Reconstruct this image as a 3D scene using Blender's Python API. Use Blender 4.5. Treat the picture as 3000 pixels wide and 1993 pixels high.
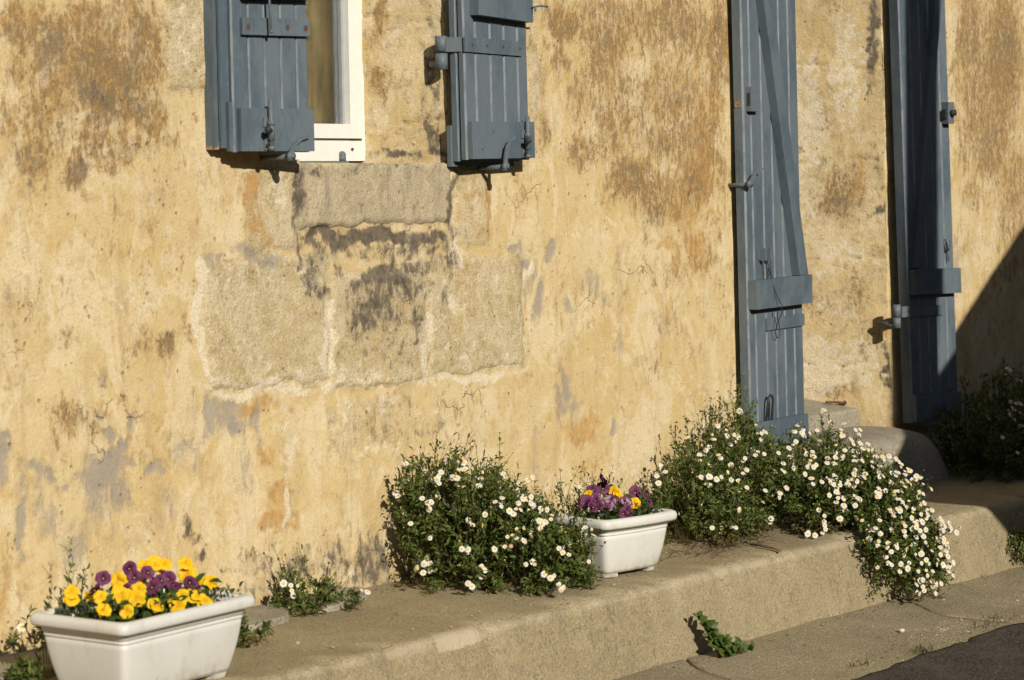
import bpy, bmesh, math, random
import numpy as np
from mathutils import Vector, Matrix

for o in list(bpy.data.objects):
    bpy.data.objects.remove(o)
SC = bpy.context.scene
COL = SC.collection

# ------------------------------------------------------------------ camera
cd = bpy.data.cameras.new('camera'); cam = bpy.data.objects.new('camera', cd); COL.objects.link(cam)
cd.sensor_width = 36.0; cd.lens = 83.9; cd.clip_start = 0.1; cd.clip_end = 300
right = Vector((0.616808, -0.786952, -0.015966)); upv = Vector((0.060388, 0.027088, 0.997807)); axis = Vector((0.784794, 0.616420, -0.064231))
M4 = Matrix((right, upv, -axis)).transposed().to_4x4(); M4.translation = Vector((-5.4499, -4.2806, 1.08))
cam.matrix_world = M4
cd.dof.use_dof = True; cd.dof.focus_distance = 7.15; cd.dof.aperture_fstop = 5.6; cd.dof.aperture_blades = 7
SC.camera = cam

# ------------------------------------------------------------------ world, sun, exposure
SUN_DIR = Vector((0.046, 0.093, -0.048)).normalized()      # the way the light travels
SUN_EL = math.asin(-SUN_DIR.z)
SUN_AZ = math.atan2(-SUN_DIR.x, -SUN_DIR.y)
W = bpy.data.worlds.new('World'); SC.world = W; W.use_nodes = True
wn = W.node_tree; wn.nodes.clear()
sky = wn.nodes.new('ShaderNodeTexSky'); sky.sky_type = 'NISHITA'; sky.sun_disc = False
sky.sun_elevation = SUN_EL; sky.sun_rotation = SUN_AZ % (2*math.pi)
bg = wn.nodes.new('ShaderNodeBackground'); bg.inputs['Strength'].default_value = 0.055
wo = wn.nodes.new('ShaderNodeOutputWorld')
wn.links.new(sky.outputs[0], bg.inputs[0]); wn.links.new(bg.outputs[0], wo.inputs[0])
sl = bpy.data.lights.new('sun', 'SUN'); sl.energy = 5.0; sl.angle = math.radians(0.5); sl.color = (1.0, 0.93, 0.82)
sun = bpy.data.objects.new('sun', sl); COL.objects.link(sun); sun.location = (-4, -8, 6)
sun.rotation_euler = SUN_DIR.to_track_quat('-Z', 'Y').to_euler()
SC.view_settings.view_transform = 'Standard'; SC.view_settings.look = 'None'
SC.view_settings.exposure = -0.06; SC.view_settings.gamma = 1.0; SC.view_settings.use_curve_mapping = False
SC.render.engine = 'CYCLES'

# ------------------------------------------------------------------ helpers
def tag(o, label=None, cat=None, group=None, kind=None):
    if label: o['label'] = label
    if cat: o['category'] = cat
    if group: o['group'] = group
    if kind: o['kind'] = kind
    return o

def empty(name, loc=(0, 0, 0), rz=0.0):
    o = bpy.data.objects.new(name, None); COL.objects.link(o)
    o.location = loc; o.rotation_euler = (0, 0, rz); o.empty_display_size = 0.05
    return o

def link(name, me, mats=None, parent=None, loc=None):
    o = bpy.data.objects.new(name, me); COL.objects.link(o)
    if mats is not None:
        for m in (mats if isinstance(mats, (list, tuple)) else [mats]):
            if len(me.materials) < len(mats if isinstance(mats, (list, tuple)) else [mats]): me.materials.append(m)
    if parent: o.parent = parent
    if loc is not None: o.location = loc
    return o

def finish(bm, name, mats, parent=None, smooth=False, bevel=0.0, seg=2, loc=None):
    if bevel > 0:
        bmesh.ops.bevel(bm, geom=[e for e in bm.edges if e.calc_face_angle(0) > 0.5], offset=bevel, segments=seg, profile=0.6, affect='EDGES')
    bmesh.ops.recalc_face_normals(bm, faces=bm.faces)
    me = bpy.data.meshes.new(name); bm.to_mesh(me); bm.free()
    if smooth:
        me.polygons.foreach_set('use_smooth', [True]*len(me.polygons))
    return link(name, me, mats, parent, loc)

def box(bm, x0, x1, y0, y1, z0, z1, f=None):
    vs = [bm.verts.new(f(p) if f else p) for p in [(x0,y0,z0),(x1,y0,z0),(x1,y1,z0),(x0,y1,z0),(x0,y0,z1),(x1,y0,z1),(x1,y1,z1),(x0,y1,z1)]]
    for q in [(0,3,2,1),(4,5,6,7),(0,1,5,4),(1,2,6,5),(2,3,7,6),(3,0,4,7)]:
        bm.faces.new([vs[i] for i in q])
    return vs

def tube(bm, pts, r, n=8, cap=True):
    pts = [Vector(p) for p in pts]; rs = r if isinstance(r, (list, tuple)) else [r]*len(pts)
    prev = None; rings = []
    for i, p in enumerate(pts):
        t = (pts[min(i+1, len(pts)-1)] - pts[max(i-1, 0)]).normalized()
        if prev is None:
            a = t.orthogonal().normalized()
        else:
            a = (prev - t*prev.dot(t)).normalized()
        prev = a; b = t.cross(a)
        rings.append([bm.verts.new(p + (a*math.cos(2*math.pi*k/n) + b*math.sin(2*math.pi*k/n))*rs[i]) for k in range(n)])
    for i in range(len(rings)-1):
        for k in range(n):
            bm.faces.new((rings[i][k], rings[i][(k+1) % n], rings[i+1][(k+1) % n], rings[i+1][k]))
    if cap:
        bm.faces.new(rings[0][::-1]); bm.faces.new(rings[-1])

def np_mesh(name, V, F, smooth=False):
    """quads or tris as an (n,k) array"""
    me = bpy.data.meshes.new(name); n, k = F.shape
    me.vertices.add(len(V)); me.vertices.foreach_set('co', np.ascontiguousarray(V, dtype=np.float32).ravel())
    me.loops.add(n*k); me.loops.foreach_set('vertex_index', np.ascontiguousarray(F, dtype=np.int32).ravel())
    me.polygons.add(n); me.polygons.foreach_set('loop_start', np.arange(0, n*k, k, dtype=np.int32))
    if smooth: me.polygons.foreach_set('use_smooth', np.ones(n, dtype=bool))
    me.update(calc_edges=True); me.validate()
    return me

_rs = np.random.RandomState(7); _LAT = _rs.rand(256, 256)
def vnoise(x, y):
    xi = np.floor(x).astype(int); yi = np.floor(y).astype(int); fx = x-xi; fy = y-yi
    fx = fx*fx*(3-2*fx); fy = fy*fy*(3-2*fy)
    g = lambda a, b: _LAT[a & 255, b & 255]
    return (g(xi, yi)*(1-fx) + g(xi+1, yi)*fx)*(1-fy) + (g(xi, yi+1)*(1-fx) + g(xi+1, yi+1)*fx)*fy
def fbm(x, y, oct=4):
    s = 0; a = 0.5; t = 0
    for k in range(oct):
        s = s + a*vnoise(x*2**k + 17.3*k, y*2**k + 5.1*k); t += a; a *= 0.5
    return s/t

# ------------------------------------------------------------------ material helpers
class NT:
    def __init__(s, name):
        s.m = bpy.data.materials.new(name); s.m.use_nodes = True; s.t = s.m.node_tree
        s.b = s.t.nodes['Principled BSDF']; s.out = s.t.nodes['Material Output']
        s.b.inputs['Specular IOR Level'].default_value = 0.3
    def n(s, ty, **kw):
        nd = s.t.nodes.new(ty)
        for k, v in kw.items(): setattr(nd, k, v)
        return nd
    def put(s, sock, v):
        if hasattr(v, 'is_linked') or isinstance(v, bpy.types.NodeSocket): s.t.links.new(v, sock)
        else: sock.default_value = v
    def math(s, op, a, b=0.0, c=0.0):
        nd = s.n('ShaderNodeMath', operation=op)
        s.put(nd.inputs[0], a); s.put(nd.inputs[1], b)
        if len(nd.inputs) > 2: s.put(nd.inputs[2], c)
        return nd.outputs[0]
    def pos(s): return s.n('ShaderNodeNewGeometry').outputs['Position']
    def objc(s): return s.n('ShaderNodeTexCoord').outputs['Object']
    def scale(s, v, sc):
        nd = s.n('ShaderNodeVectorMath', operation='MULTIPLY'); s.put(nd.inputs[0], v); nd.inputs[1].default_value = sc
        return nd.outputs[0]
    def noise(s, v, sc, detail=4.0, rough=0.55, dist=0.0):
        nd = s.n('ShaderNodeTexNoise'); s.put(nd.inputs['Vector'], v); nd.inputs['Scale'].default_value = sc
        nd.inputs['Detail'].default_value = detail; nd.inputs['Roughness'].default_value = rough; nd.inputs['Distortion'].default_value = dist
        return nd.outputs['Fac']
    def voro(s, v, sc, feat='F1'):
        nd = s.n('ShaderNodeTexVoronoi', feature=feat); s.put(nd.inputs['Vector'], v); nd.inputs['Scale'].default_value = sc
        return nd.outputs['Distance']
    def ss(s, v, a, b, lo=0.0, hi=1.0):
        nd = s.n('ShaderNodeMapRange', interpolation_type='SMOOTHSTEP'); s.put(nd.inputs[0], v)
        nd.inputs[1].default_value = a; nd.inputs[2].default_value = b; nd.inputs[3].default_value = lo; nd.inputs[4].default_value = hi
        return nd.outputs[0]
    def mix(s, f, a, b, mode='MIX'):
        nd = s.n('ShaderNodeMix', data_type='RGBA', blend_type=mode)
        s.put(nd.inputs[0], f)
        for i, v in ((6, a), (7, b)):
            s.put(nd.inputs[i], v if isinstance(v, bpy.types.NodeSocket) else (*v, 1.0))
        return nd.outputs[2]
    def attr(s, name):
        nd = s.n('ShaderNodeAttribute', attribute_name=name); sp = s.n('ShaderNodeSeparateColor')
        s.t.links.new(nd.outputs['Color'], sp.inputs[0])
        return nd.outputs['Color'], sp.outputs[0], sp.outputs[1], sp.outputs[2], nd.outputs['Alpha']
    def bump(s, h, strength, dist):
        nd = s.n('ShaderNodeBump'); nd.inputs['Strength'].default_value = strength; nd.inputs['Distance'].default_value = dist
        s.put(nd.inputs['Height'], h); return nd.outputs[0]
    def done(s, col=None, rough=None, normal=None, **kw):
        if col is not None: s.put(s.b.inputs['Base Color'], col if isinstance(col, bpy.types.NodeSocket) else (*col, 1.0))
        if rough is not None: s.put(s.b.inputs['Roughness'], rough)
        if normal is not None: s.put(s.b.inputs['Normal'], normal)
        for k, v in kw.items(): s.b.inputs[k].default_value = v
        return s.m

def mat_masonry():
    """lime render over stone; the painted masks only say where each coat survives, the node noise breaks their edges"""
    s = NT('masonry'); p = s.pos()
    _, B, G, Wm, D = s.attr('m1'); _, O, S, H, _a = s.attr('m2')
    mul = lambda a, b: s.math('MULTIPLY', a, b)
    def cn(n, c): return s.math('ADD', mul(s.math('SUBTRACT', n, 0.5), c), 0.5)      # contrast-stretched noise, about 0..1
    streak = cn(s.noise(s.scale(p, (1, 1, 0.42)), 40, 7, 0.72, 0.5), 2.6); streak2 = cn(s.noise(s.scale(p, (1, 1, 0.5)), 105, 5, 0.72, 0.2), 2.4)
    fine = s.noise(p, 160, 4, 0.6); med = cn(s.noise(p, 24, 8, 0.70, 0.3), 2.4); low = cn(s.noise(p, 3.2, 5, 0.6, 0.4), 2.2); mid2 = cn(s.noise(p, 9, 8, 0.70, 0.6), 2.4); mid3 = cn(s.noise(s.scale(p, (1.1, 1, 0.7)), 6, 8, 0.72, 1.0), 2.4)
    trowel = s.noise(s.scale(p, (0.7, 0.7, 1.5)), 14, 5, 0.65, 1.6); runs = cn(s.noise(s.scale(p, (1, 1, 0.14)), 16, 6, 0.65, 0.5), 2.2)
    fl = cn(s.noise(s.scale(p, (1, 1, 0.6)), 34, 8, 0.76, 0.8), 2.4); zone = cn(s.noise(p, 3.6, 4, 0.55, 0.8), 2.4); zone2 = cn(s.noise(s.scale(p, (1, 1, 0.8)), 2.7, 4, 0.6, 1.2), 2.4)
    def fac(mask, nz, k, a, b): return s.ss(s.math('ADD', mask, mul(s.math('SUBTRACT', nz, 0.5), k)), a, b)
    c = s.mix(s.ss(low, 0.25, 0.75), (0.575, 0.433, 0.198), (0.625, 0.497, 0.265))
    c = s.mix(s.ss(mid2, 0.58, 0.80, 0, 0.55), c, (0.56, 0.375, 0.140))
    c = s.mix(s.ss(mid3, 0.48, 0.68, 0, 0.75), c, (0.690, 0.580, 0.370))
    c = s.mix(s.ss(mid3, 0.32, 0.14, 0, 0.45), c, (0.475, 0.35, 0.18))
    c = s.mix(s.ss(trowel, 0.54, 0.66, 0, 0.45), c, (0.62, 0.485, 0.275))
    c = s.mix(s.ss(runs, 0.58, 0.85, 0, 0.42), c, (0.42, 0.315, 0.17))
    c = s.mix(s.ss(med, 0.60, 0.85, 0, 0.45), c, (0.43, 0.30, 0.14))
    c = s.mix(s.ss(fine, 0.52, 0.64, 0, 0.30), c, (0.37, 0.265, 0.135))
    # crowds of small brown and grey flecks where the coat is wearing through
    c = s.mix(mul(s.ss(fl, 0.54, 0.78), s.ss(zone, 0.42, 0.78, 0, 0.80)), c, (0.34, 0.225, 0.10))
    c = s.mix(mul(s.ss(fl, 0.44, 0.22), s.ss(zone2, 0.52, 0.85, 0, 0.70)), c, (0.36, 0.31, 0.235))
    c = s.mix(mul(s.ss(fl, 0.50, 0.30), s.ss(zone, 0.45, 0.15, 0, 0.60)), c, (0.68, 0.58, 0.41))
    # bare stone
    st = s.mix(s.ss(mid2, 0.30, 0.70), (0.47, 0.375, 0.20), (0.58, 0.480, 0.300))
    st = s.mix(s.ss(mid3, 0.55, 0.80, 0, 0.6), st, (0.52, 0.375, 0.165))
    st = s.mix(s.ss(med, 0.56, 0.82, 0, 0.65), st, (0.34, 0.255, 0.125))
    st = s.mix(s.ss(streak2, 0.60, 0.85, 0, 0.5), st, (0.30, 0.24, 0.145))
    st = s.mix(s.ss(fl, 0.42, 0.18, 0, 0.75), st, (0.66, 0.58, 0.43))
    st = s.mix(s.ss(fine, 0.55, 0.66, 0, 0.55), st, (0.22, 0.165, 0.09))
    st = s.mix(s.ss(fine, 0.44, 0.34, 0, 0.5), st, (0.66, 0.59, 0.43))
    c = s.mix(fac(S, med, 0.55, 0.34, 0.66), c, st)
    # brown weathering: a thin wash, then upright streaks at two scales with flecks of the pale coat left in them
    c = s.mix(mul(fac(B, mid2, 0.6, 0.25, 1.0), 0.50), c, (0.41, 0.27, 0.115))
    br = s.mix(s.ss(med, 0.35, 0.7), (0.37, 0.21, 0.062), (0.26, 0.165, 0.070))
    br = s.mix(s.ss(mid2, 0.55, 0.80, 0, 0.85), br, (0.25, 0.205, 0.135))
    br = s.mix(s.ss(fine, 0.54, 0.66, 0, 0.6), br, (0.14, 0.095, 0.045))
    keep = mul(s.ss(fl, 0.18, 0.46), s.ss(streak2, 0.10, 0.34))
    c = s.mix(mul(mul(fac(B, streak, 1.35, 0.38, 0.86), keep), 0.90), c, br)
    c = s.mix(mul(fac(B, streak2, 1.6, 0.66, 1.10), 0.82), c, (0.215, 0.145, 0.068))
    c = s.mix(mul(fac(B, mid3, 1.2, 0.95, 1.25), 0.6), c, (0.16, 0.13, 0.085))
    c = s.mix(mul(fac(O, med, 1.0, 0.30, 0.95), 0.80), c, s.mix(s.ss(streak, 0.3, 0.7), (0.50, 0.285, 0.08), (0.38, 0.205, 0.065)))
    gn = cn(s.noise(s.scale(p, (1, 1, 0.6)), 20, 8, 0.72, 0.6), 2.4)
    c = s.mix(mul(fac(G, mid2, 0.7, 0.12, 1.0), 0.40), c, (0.38, 0.315, 0.225))
    fg = fac(G, gn, 1.3, 0.32, 0.98)
    gr = s.mix(s.ss(mid2, 0.3, 0.7), (0.27, 0.245, 0.215), (0.345, 0.305, 0.25))
    gr = s.mix(s.ss(med, 0.55, 0.8, 0, 0.6), gr, (0.44, 0.355, 0.235))
    gr = s.mix(s.ss(fine, 0.54, 0.66, 0, 0.4), gr, (0.20, 0.17, 0.14))
    c = s.mix(mul(fg, 0.80), c, gr)
    hg = s.mix(s.ss(streak, 0.25, 0.8), (0.51, 0.43, 0.28), (0.385, 0.325, 0.21))
    hg = s.mix(s.ss(mid3, 0.5, 0.75, 0, 0.7), hg, (0.47, 0.39, 0.255)); hg = s.mix(s.ss(runs, 0.58, 0.85, 0, 0.65), hg, (0.21, 0.185, 0.145)); hg = s.mix(s.ss(fine, 0.52, 0.64, 0, 0.5), hg, (0.18, 0.145, 0.10))
    c = s.mix(fac(H, med, 0.35, 0.35, 0.75), c, hg)
    fw = fac(Wm, cn(s.noise(p, 34, 8, 0.74), 2.4), 1.1, 0.34, 0.78)
    c = s.mix(mul(fw, 0.8), c, s.mix(s.ss(fine, 0.45, 0.62), (0.74, 0.66, 0.50), (0.58, 0.50, 0.35)))
    dn = cn(s.noise(s.scale(p, (1, 1, 0.6)), 36, 8, 0.76, 0.3), 2.4)
    c = s.mix(mul(fac(D, mid2, 0.7, 0.12, 1.0), 0.50), c, (0.25, 0.205, 0.14))
    fd = fac(D, dn, 1.25, 0.32, 0.84)
    c = s.mix(mul(fd, 0.92), c, s.mix(s.ss(med, 0.35, 0.7), (0.125, 0.105, 0.080), (0.050, 0.044, 0.036)))
    # scattered pits and specks, a few hairline cracks
    pit = s.ss(s.math('ADD', s.voro(p, 34), mul(s.ss(mid2, 0.2, 0.8), 0.5)), 0.24, 0.10)
    c = s.mix(mul(pit, 0.5), c, (0.18, 0.125, 0.07))
    wv = s.n('ShaderNodeVectorMath', operation='ADD'); s.put(wv.inputs[0], p)
    wn_ = s.n('ShaderNodeTexNoise'); s.put(wn_.inputs['Vector'], p); wn_.inputs['Scale'].default_value = 9; wn_.inputs['Detail'].default_value = 5
    sc_ = s.n('ShaderNodeVectorMath', operation='SCALE'); s.t.links.new(wn_.outputs['Color'], sc_.inputs[0]); sc_.inputs['Scale'].default_value = 0.22; s.t.links.new(sc_.outputs[0], wv.inputs[1])
    crk = mul(s.ss(s.voro(wv.outputs[0], 2.6, 'DISTANCE_TO_EDGE'), 0.0045, 0.0012), s.ss(zone, 0.66, 0.80))
    crk = mul(crk, s.math('SUBTRACT', 1.0, s.math('MINIMUM', s.math('ADD', S, H), 1.0)))
    c = s.mix(mul(crk, 0.5), c, (0.13, 0.095, 0.06))
    g2 = s.noise(p, 420, 2, 0.5)
    c = s.mix(s.ss(g2, 0.35, 0.65, 0.0, 0.2), c, (0.27, 0.19, 0.10))
    h = s.math('ADD', mul(med, 0.25), mul(fine, 0.45))
    rough_h = mul(h, s.math('ADD', 0.55, mul(s.math('ADD', S, B), 0.9)))
    h2 = s.math('ADD', rough_h, mul(trowel, 0.25))
    h2 = s.math('SUBTRACT', h2, mul(s.math('ADD', fg, mul(fd, 0.5)), 0.25))
    h2 = s.math('SUBTRACT', h2, mul(s.math('ADD', pit, mul(crk, 1.5)), 0.5))
    return s.done(c, 0.93, s.bump(h2, 0.9, 0.006))

def mat_concrete(name='concrete', base=(0.350, 0.285, 0.155), base2=(0.29, 0.235, 0.125), pale=(0.38, 0.32, 0.195), face=True):
    s = NT(name); p = s.pos()
    cn = lambda n, c: s.math('ADD', s.math('MULTIPLY', s.math('SUBTRACT', n, 0.5), c), 0.5); low = cn(s.noise(p, 2.2, 6, 0.65, 0.5), 1.7); med = cn(s.noise(p, 14, 7, 0.70, 0.3), 1.6); fine = cn(s.noise(p, 190, 3, 0.6), 1.5); sp = s.voro(p, 120); sp2 = s.voro(s.scale(p, (1.3, 1.1, 1.2)), 75)
    c = s.mix(s.ss(low, 0.35, 0.65), base, base2)
    c = s.mix(s.ss(med, 0.55, 0.75, 0, 0.6), c, pale)
    c = s.mix(s.ss(med, 0.42, 0.3, 0, 0.5), c, (0.24, 0.185, 0.115))
    grain = cn(s.noise(p, 85, 5, 0.78, 0.1), 1.35)
    c = s.mix(s.ss(grain, 0.54, 0.68, 0, 0.6), c, (0.17, 0.13, 0.08))
    c = s.mix(s.ss(grain, 0.44, 0.30, 0, 0.55), c, (0.44, 0.37, 0.235))
    c = s.mix(s.ss(fine, 0.58, 0.72, 0, 0.55), c, (0.19, 0.145, 0.09))
    c = s.mix(s.ss(fine, 0.40, 0.28, 0, 0.5), c, (0.46, 0.39, 0.25))
    c = s.mix(s.ss(sp, 0.24, 0.12, 0, 0.75), c, (0.58, 0.51, 0.39))
    c = s.mix(s.ss(sp2, 0.24, 0.10, 0, 0.8), c, (0.09, 0.07, 0.045))
    if face:
        # run-down dirt and pock marks on the upright face
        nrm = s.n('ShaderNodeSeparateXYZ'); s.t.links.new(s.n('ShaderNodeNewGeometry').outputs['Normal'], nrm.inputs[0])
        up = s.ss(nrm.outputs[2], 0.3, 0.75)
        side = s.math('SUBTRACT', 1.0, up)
        pk = cn(s.noise(s.scale(p, (1, 1, 0.42)), 62, 6, 0.75), 1.8)
        zone = cn(s.noise(p, 3.0, 4, 0.55), 2.0)
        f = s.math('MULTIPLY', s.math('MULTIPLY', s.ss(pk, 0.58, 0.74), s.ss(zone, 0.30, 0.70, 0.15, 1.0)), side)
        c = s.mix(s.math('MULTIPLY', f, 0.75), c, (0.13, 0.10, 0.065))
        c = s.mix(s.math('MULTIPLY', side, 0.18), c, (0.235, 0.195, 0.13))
        sx = s.n('ShaderNodeSeparateXYZ'); s.t.links.new(p, sx.inputs[0])
        # a mortar repair on the arris
        e = s.math('MAXIMUM', s.math('ABSOLUTE', s.math('DIVIDE', s.math('ADD', sx.outputs[0], 0.985), 0.10)), s.math('ABSOLUTE', s.math('DIVIDE', s.math('ADD', sx.outputs[2], 0.012), 0.028)))
        rp = s.math('MULTIPLY', s.ss(s.math('ADD', e, s.math('MULTIPLY', s.math('SUBTRACT', med, 0.5), 0.9)), 1.02, 0.9), s.ss(sx.outputs[1], -0.56, -0.60))
        c = s.mix(s.math('MULTIPLY', rp, 0.8), c, (0.52, 0.43, 0.30))
        e2 = s.ss(s.math('ABSOLUTE', s.math('ADD', sx.outputs[2], 0.014)), 0.022, 0.0)
        c = s.mix(s.math('MULTIPLY', s.math('MULTIPLY', e2, s.ss(sx.outputs[1], -0.57, -0.60)), s.ss(med, 0.3, 0.6, 0.1, 0.5)), c, (0.48, 0.41, 0.30))
    h = s.math('ADD', s.math('ADD', fine, s.math('MULTIPLY', sp, 0.8)), grain)
    return s.done(c, 0.9, s.bump(h, 0.8, 0.003))

def mat_asphalt():
    s = NT('asphalt'); p = s.pos()
    v = s.voro(p, 95); fine = s.math('ADD', s.math('MULTIPLY', s.math('SUBTRACT', s.noise(p, 150, 4, 0.75), 0.5), 1.5), 0.5); med = s.noise(p, 9, 5, 0.6)
    c = s.mix(s.ss(v, 0.15, 0.5), (0.135, 0.118, 0.095), (0.042, 0.037, 0.032))
    c = s.mix(s.ss(med, 0.4, 0.7, 0, 0.6), c, (0.115, 0.095, 0.07))
    c = s.mix(s.ss(fine, 0.66, 0.76, 0, 0.8), c, (0.34, 0.30, 0.25))
    return s.done(c, 0.85, s.bump(s.math('ADD', s.math('MULTIPLY', v, -1.0), fine), 0.9, 0.006))

def mat_paint():
    """old blue-grey shutter paint: brush grain, rubbed edges, chips down to bare wood"""
    s = NT('shutter_paint'); p = s.pos(); oc = s.objc()
    g = s.noise(s.scale(oc, (9, 9, 0.7)), 26, 5, 0.6, 0.3); low = s.math('ADD', s.math('MULTIPLY', s.math('SUBTRACT', s.noise(s.scale(p, (1, 1, 0.5)), 5, 6, 0.7), 0.5), 2.0), 0.5); chip = s.noise(s.scale(p, (1, 1, 0.6)), 55, 5, 0.7)
    c = s.mix(s.ss(low, 0.35, 0.65), (0.078, 0.106, 0.130), (0.112, 0.140, 0.160))
    c = s.mix(s.ss(g, 0.5, 0.66, 0, 0.40), c, (0.150, 0.180, 0.200))
    c = s.mix(s.ss(g, 0.44, 0.32, 0, 0.4), c, (0.075, 0.098, 0.118))
    _, ed, wd, _x, _y = s.attr('wear')
    c = s.mix(s.math('MULTIPLY', s.ss(s.math('ADD', ed, s.math('MULTIPLY', s.math('SUBTRACT', chip, 0.5), 1.6)), 0.55, 0.85), 0.75), c, (0.36, 0.38, 0.385))
    c = s.mix(s.ss(s.math('ADD', wd, s.math('MULTIPLY', s.math('SUBTRACT', chip, 0.5), 2.0)), 0.60, 0.75), c, (0.36, 0.235, 0.125))
    c = s.mix(s.ss(chip, 0.68, 0.72, 0, 0.8), c, (0.27, 0.26, 0.23))
    return s.done(c, s.ss(low, 0.3, 0.7, 0.42, 0.58), s.bump(g, 0.35, 0.0015))

def mat_iron(name='iron', col=(0.13, 0.155, 0.17), rust=0.62):
    s = NT(name); p = s.pos(); n = s.noise(p, 60, 5, 0.65); n2 = s.noise(p, 220, 3, 0.6)
    c = s.mix(s.ss(n2, 0.4, 0.65), col, tuple(x*0.75 for x in col))
    c = s.mix(s.ss(n, rust, rust+0.12), c, (0.15, 0.066, 0.03))
    return s.done(c, 0.5, s.bump(n2, 0.5, 0.002))

def mat_plain(name, col, rough=0.5, var=0.12, sc=30.0, bumpd=0.0005, **kw):
    s = NT(name); p = s.pos(); n = s.noise(p, sc, 5, 0.6)
    c = s.mix(s.ss(n, 0.3, 0.7), tuple(x*(1-var) for x in col), tuple(min(1, x*(1+var)) for x in col))
    return s.done(c, rough, s.bump(s.noise(p, sc*8, 3), 0.3, bumpd), **kw)

def mat_plastic():
    s = NT('white_plastic'); p = s.objc(); n = s.noise(p, 6, 5, 0.65, 0.3); d = s.math('ADD', s.math('MULTIPLY', s.math('SUBTRACT', s.noise(s.scale(p, (1, 1, 0.35)), 30, 6, 0.72), 0.5), 2.0), 0.5)
    c = s.mix(s.ss(n, 0.35, 0.7), (0.62, 0.615, 0.575), (0.57, 0.56, 0.515))
    c = s.mix(s.ss(d, 0.58, 0.85, 0, 0.30), c, (0.42, 0.38, 0.29))
    sx = s.n('ShaderNodeSeparateXYZ'); s.t.links.new(p, sx.inputs[0])
    c = s.mix(s.math('MULTIPLY', s.ss(sx.outputs[2], 0.055, 0.0), s.ss(d, 0.30, 0.75, 0.1, 0.85)), c, (0.30, 0.26, 0.18))
    return s.done(c, 0.38, s.bump(s.noise(p, 300, 2), 0.15, 0.0005), **{'Subsurface Weight': 0.05})

def mat_leaf(name, dark, light, rough=0.5):
    s = NT(name); col, r, g, b, a = s.attr('tint'); n = s.noise(s.pos(), 120, 3)
    c = s.mix(r, dark, light)
    c = s.mix(s.ss(n, 0.5, 0.8, 0, 0.35), c, tuple(min(1, x*1.5) for x in light))
    c = s.mix(s.math('MULTIPLY', g, 0.85), c, (0.13, 0.065, 0.035))
    df = s.t.nodes.new('ShaderNodeBsdfTranslucent'); s.put(df.inputs['Color'], s.mix(0.5, c, (0.12, 0.16, 0.02)))
    mx = s.t.nodes.new('ShaderNodeMixShader'); mx.inputs[0].default_value = 0.30
    s.done(c, rough)
    s.t.links.new(s.b.outputs[0], mx.inputs[1]); s.t.links.new(df.outputs[0], mx.inputs[2]); s.t.links.new(mx.outputs[0], s.out.inputs['Surface'])
    return s.m

def mat_petal(name, col, inner=None, r0=0.3, r1=0.6, vein=0.15):
    """petal colour runs with the 'tint' attribute: red = distance from the throat"""
    s = NT(name); _, r, g, b, a = s.attr('tint'); n = s.noise(s.objc(), 160, 4)
    c = s.mix(s.ss(n, 0.35, 0.7, 0, vein*2), col, tuple(x*0.6 for x in col))
    if inner: c = s.mix(s.ss(r, r1, r0), c, inner)
    df = s.t.nodes.new('ShaderNodeBsdfTranslucent'); s.put(df.inputs['Color'], c)
    mx = s.t.nodes.new('ShaderNodeMixShader'); mx.inputs[0].default_value = 0.25
    s.done(c, 0.6)
    s.t.links.new(s.b.outputs[0], mx.inputs[1]); s.t.links.new(df.outputs[0], mx.inputs[2]); s.t.links.new(mx.outputs[0], s.out.inputs['Surface'])
    return s.m

def mat_worn_lit():
    s = NT('worn_lit_edge'); p = s.pos(); n = s.noise(s.scale(p, (1, 1, 0.25)), 60, 5, 0.7)  # paler chamfers: worn paint, with sun caught on groove edges painted in
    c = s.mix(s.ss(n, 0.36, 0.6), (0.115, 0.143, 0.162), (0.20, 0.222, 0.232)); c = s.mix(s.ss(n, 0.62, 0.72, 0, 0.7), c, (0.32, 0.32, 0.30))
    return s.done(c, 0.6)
WORN_LIT = mat_worn_lit(); MASONRY = mat_masonry(); CONC = mat_concrete()
CONC2 = mat_concrete('gutter_concrete', (0.310, 0.258, 0.160), (0.25, 0.205, 0.125), (0.36, 0.305, 0.20), False)
STEPC = mat_concrete('step_cement', (0.33, 0.30, 0.235), (0.28, 0.25, 0.19), (0.38, 0.345, 0.275), False)
ASPH = mat_asphalt(); PAINT = mat_paint(); IRON = mat_iron(); RUSTY = mat_iron('rusty_iron', (0.10, 0.06, 0.04), 0.5); DARKIRON = mat_iron('dark_iron', (0.035, 0.037, 0.04), 0.7)
UPVC = mat_plain('white_window_plastic', (0.74, 0.725, 0.665), 0.3, 0.03)
PLAST = mat_plastic(); SOIL = mat_plain('potting_soil', (0.045, 0.03, 0.02), 0.95, 0.5, 60, 0.004)
DARKWOOD = mat_plain('inner_door_wood', (0.10, 0.07, 0.045), 0.6)
ALU = mat_plain('grey_spacer', (0.32, 0.34, 0.35), 0.4, 0.05)
REFLECT_TAN = mat_plain('tan_reflection', (0.30, 0.225, 0.115), 0.9, 0.3, 6)
LEAF = mat_leaf('daisy_leaf', (0.040, 0.066, 0.013), (0.150, 0.185, 0.040)); PLEAF = mat_leaf('pansy_leaf', (0.022, 0.050, 0.010), (0.060, 0.115, 0.022)); WLEAF = mat_leaf('weed_leaf', (0.048, 0.082, 0.018), (0.105, 0.155, 0.035))
DPET = mat_petal('daisy_petal', (0.82, 0.80, 0.74)); PINK = mat_petal('pink_daisy_petal', (0.62, 0.36, 0.42)); DISC = mat_plain('daisy_disc', (0.72, 0.46, 0.03), 0.7, 0.2, 600)
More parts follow.
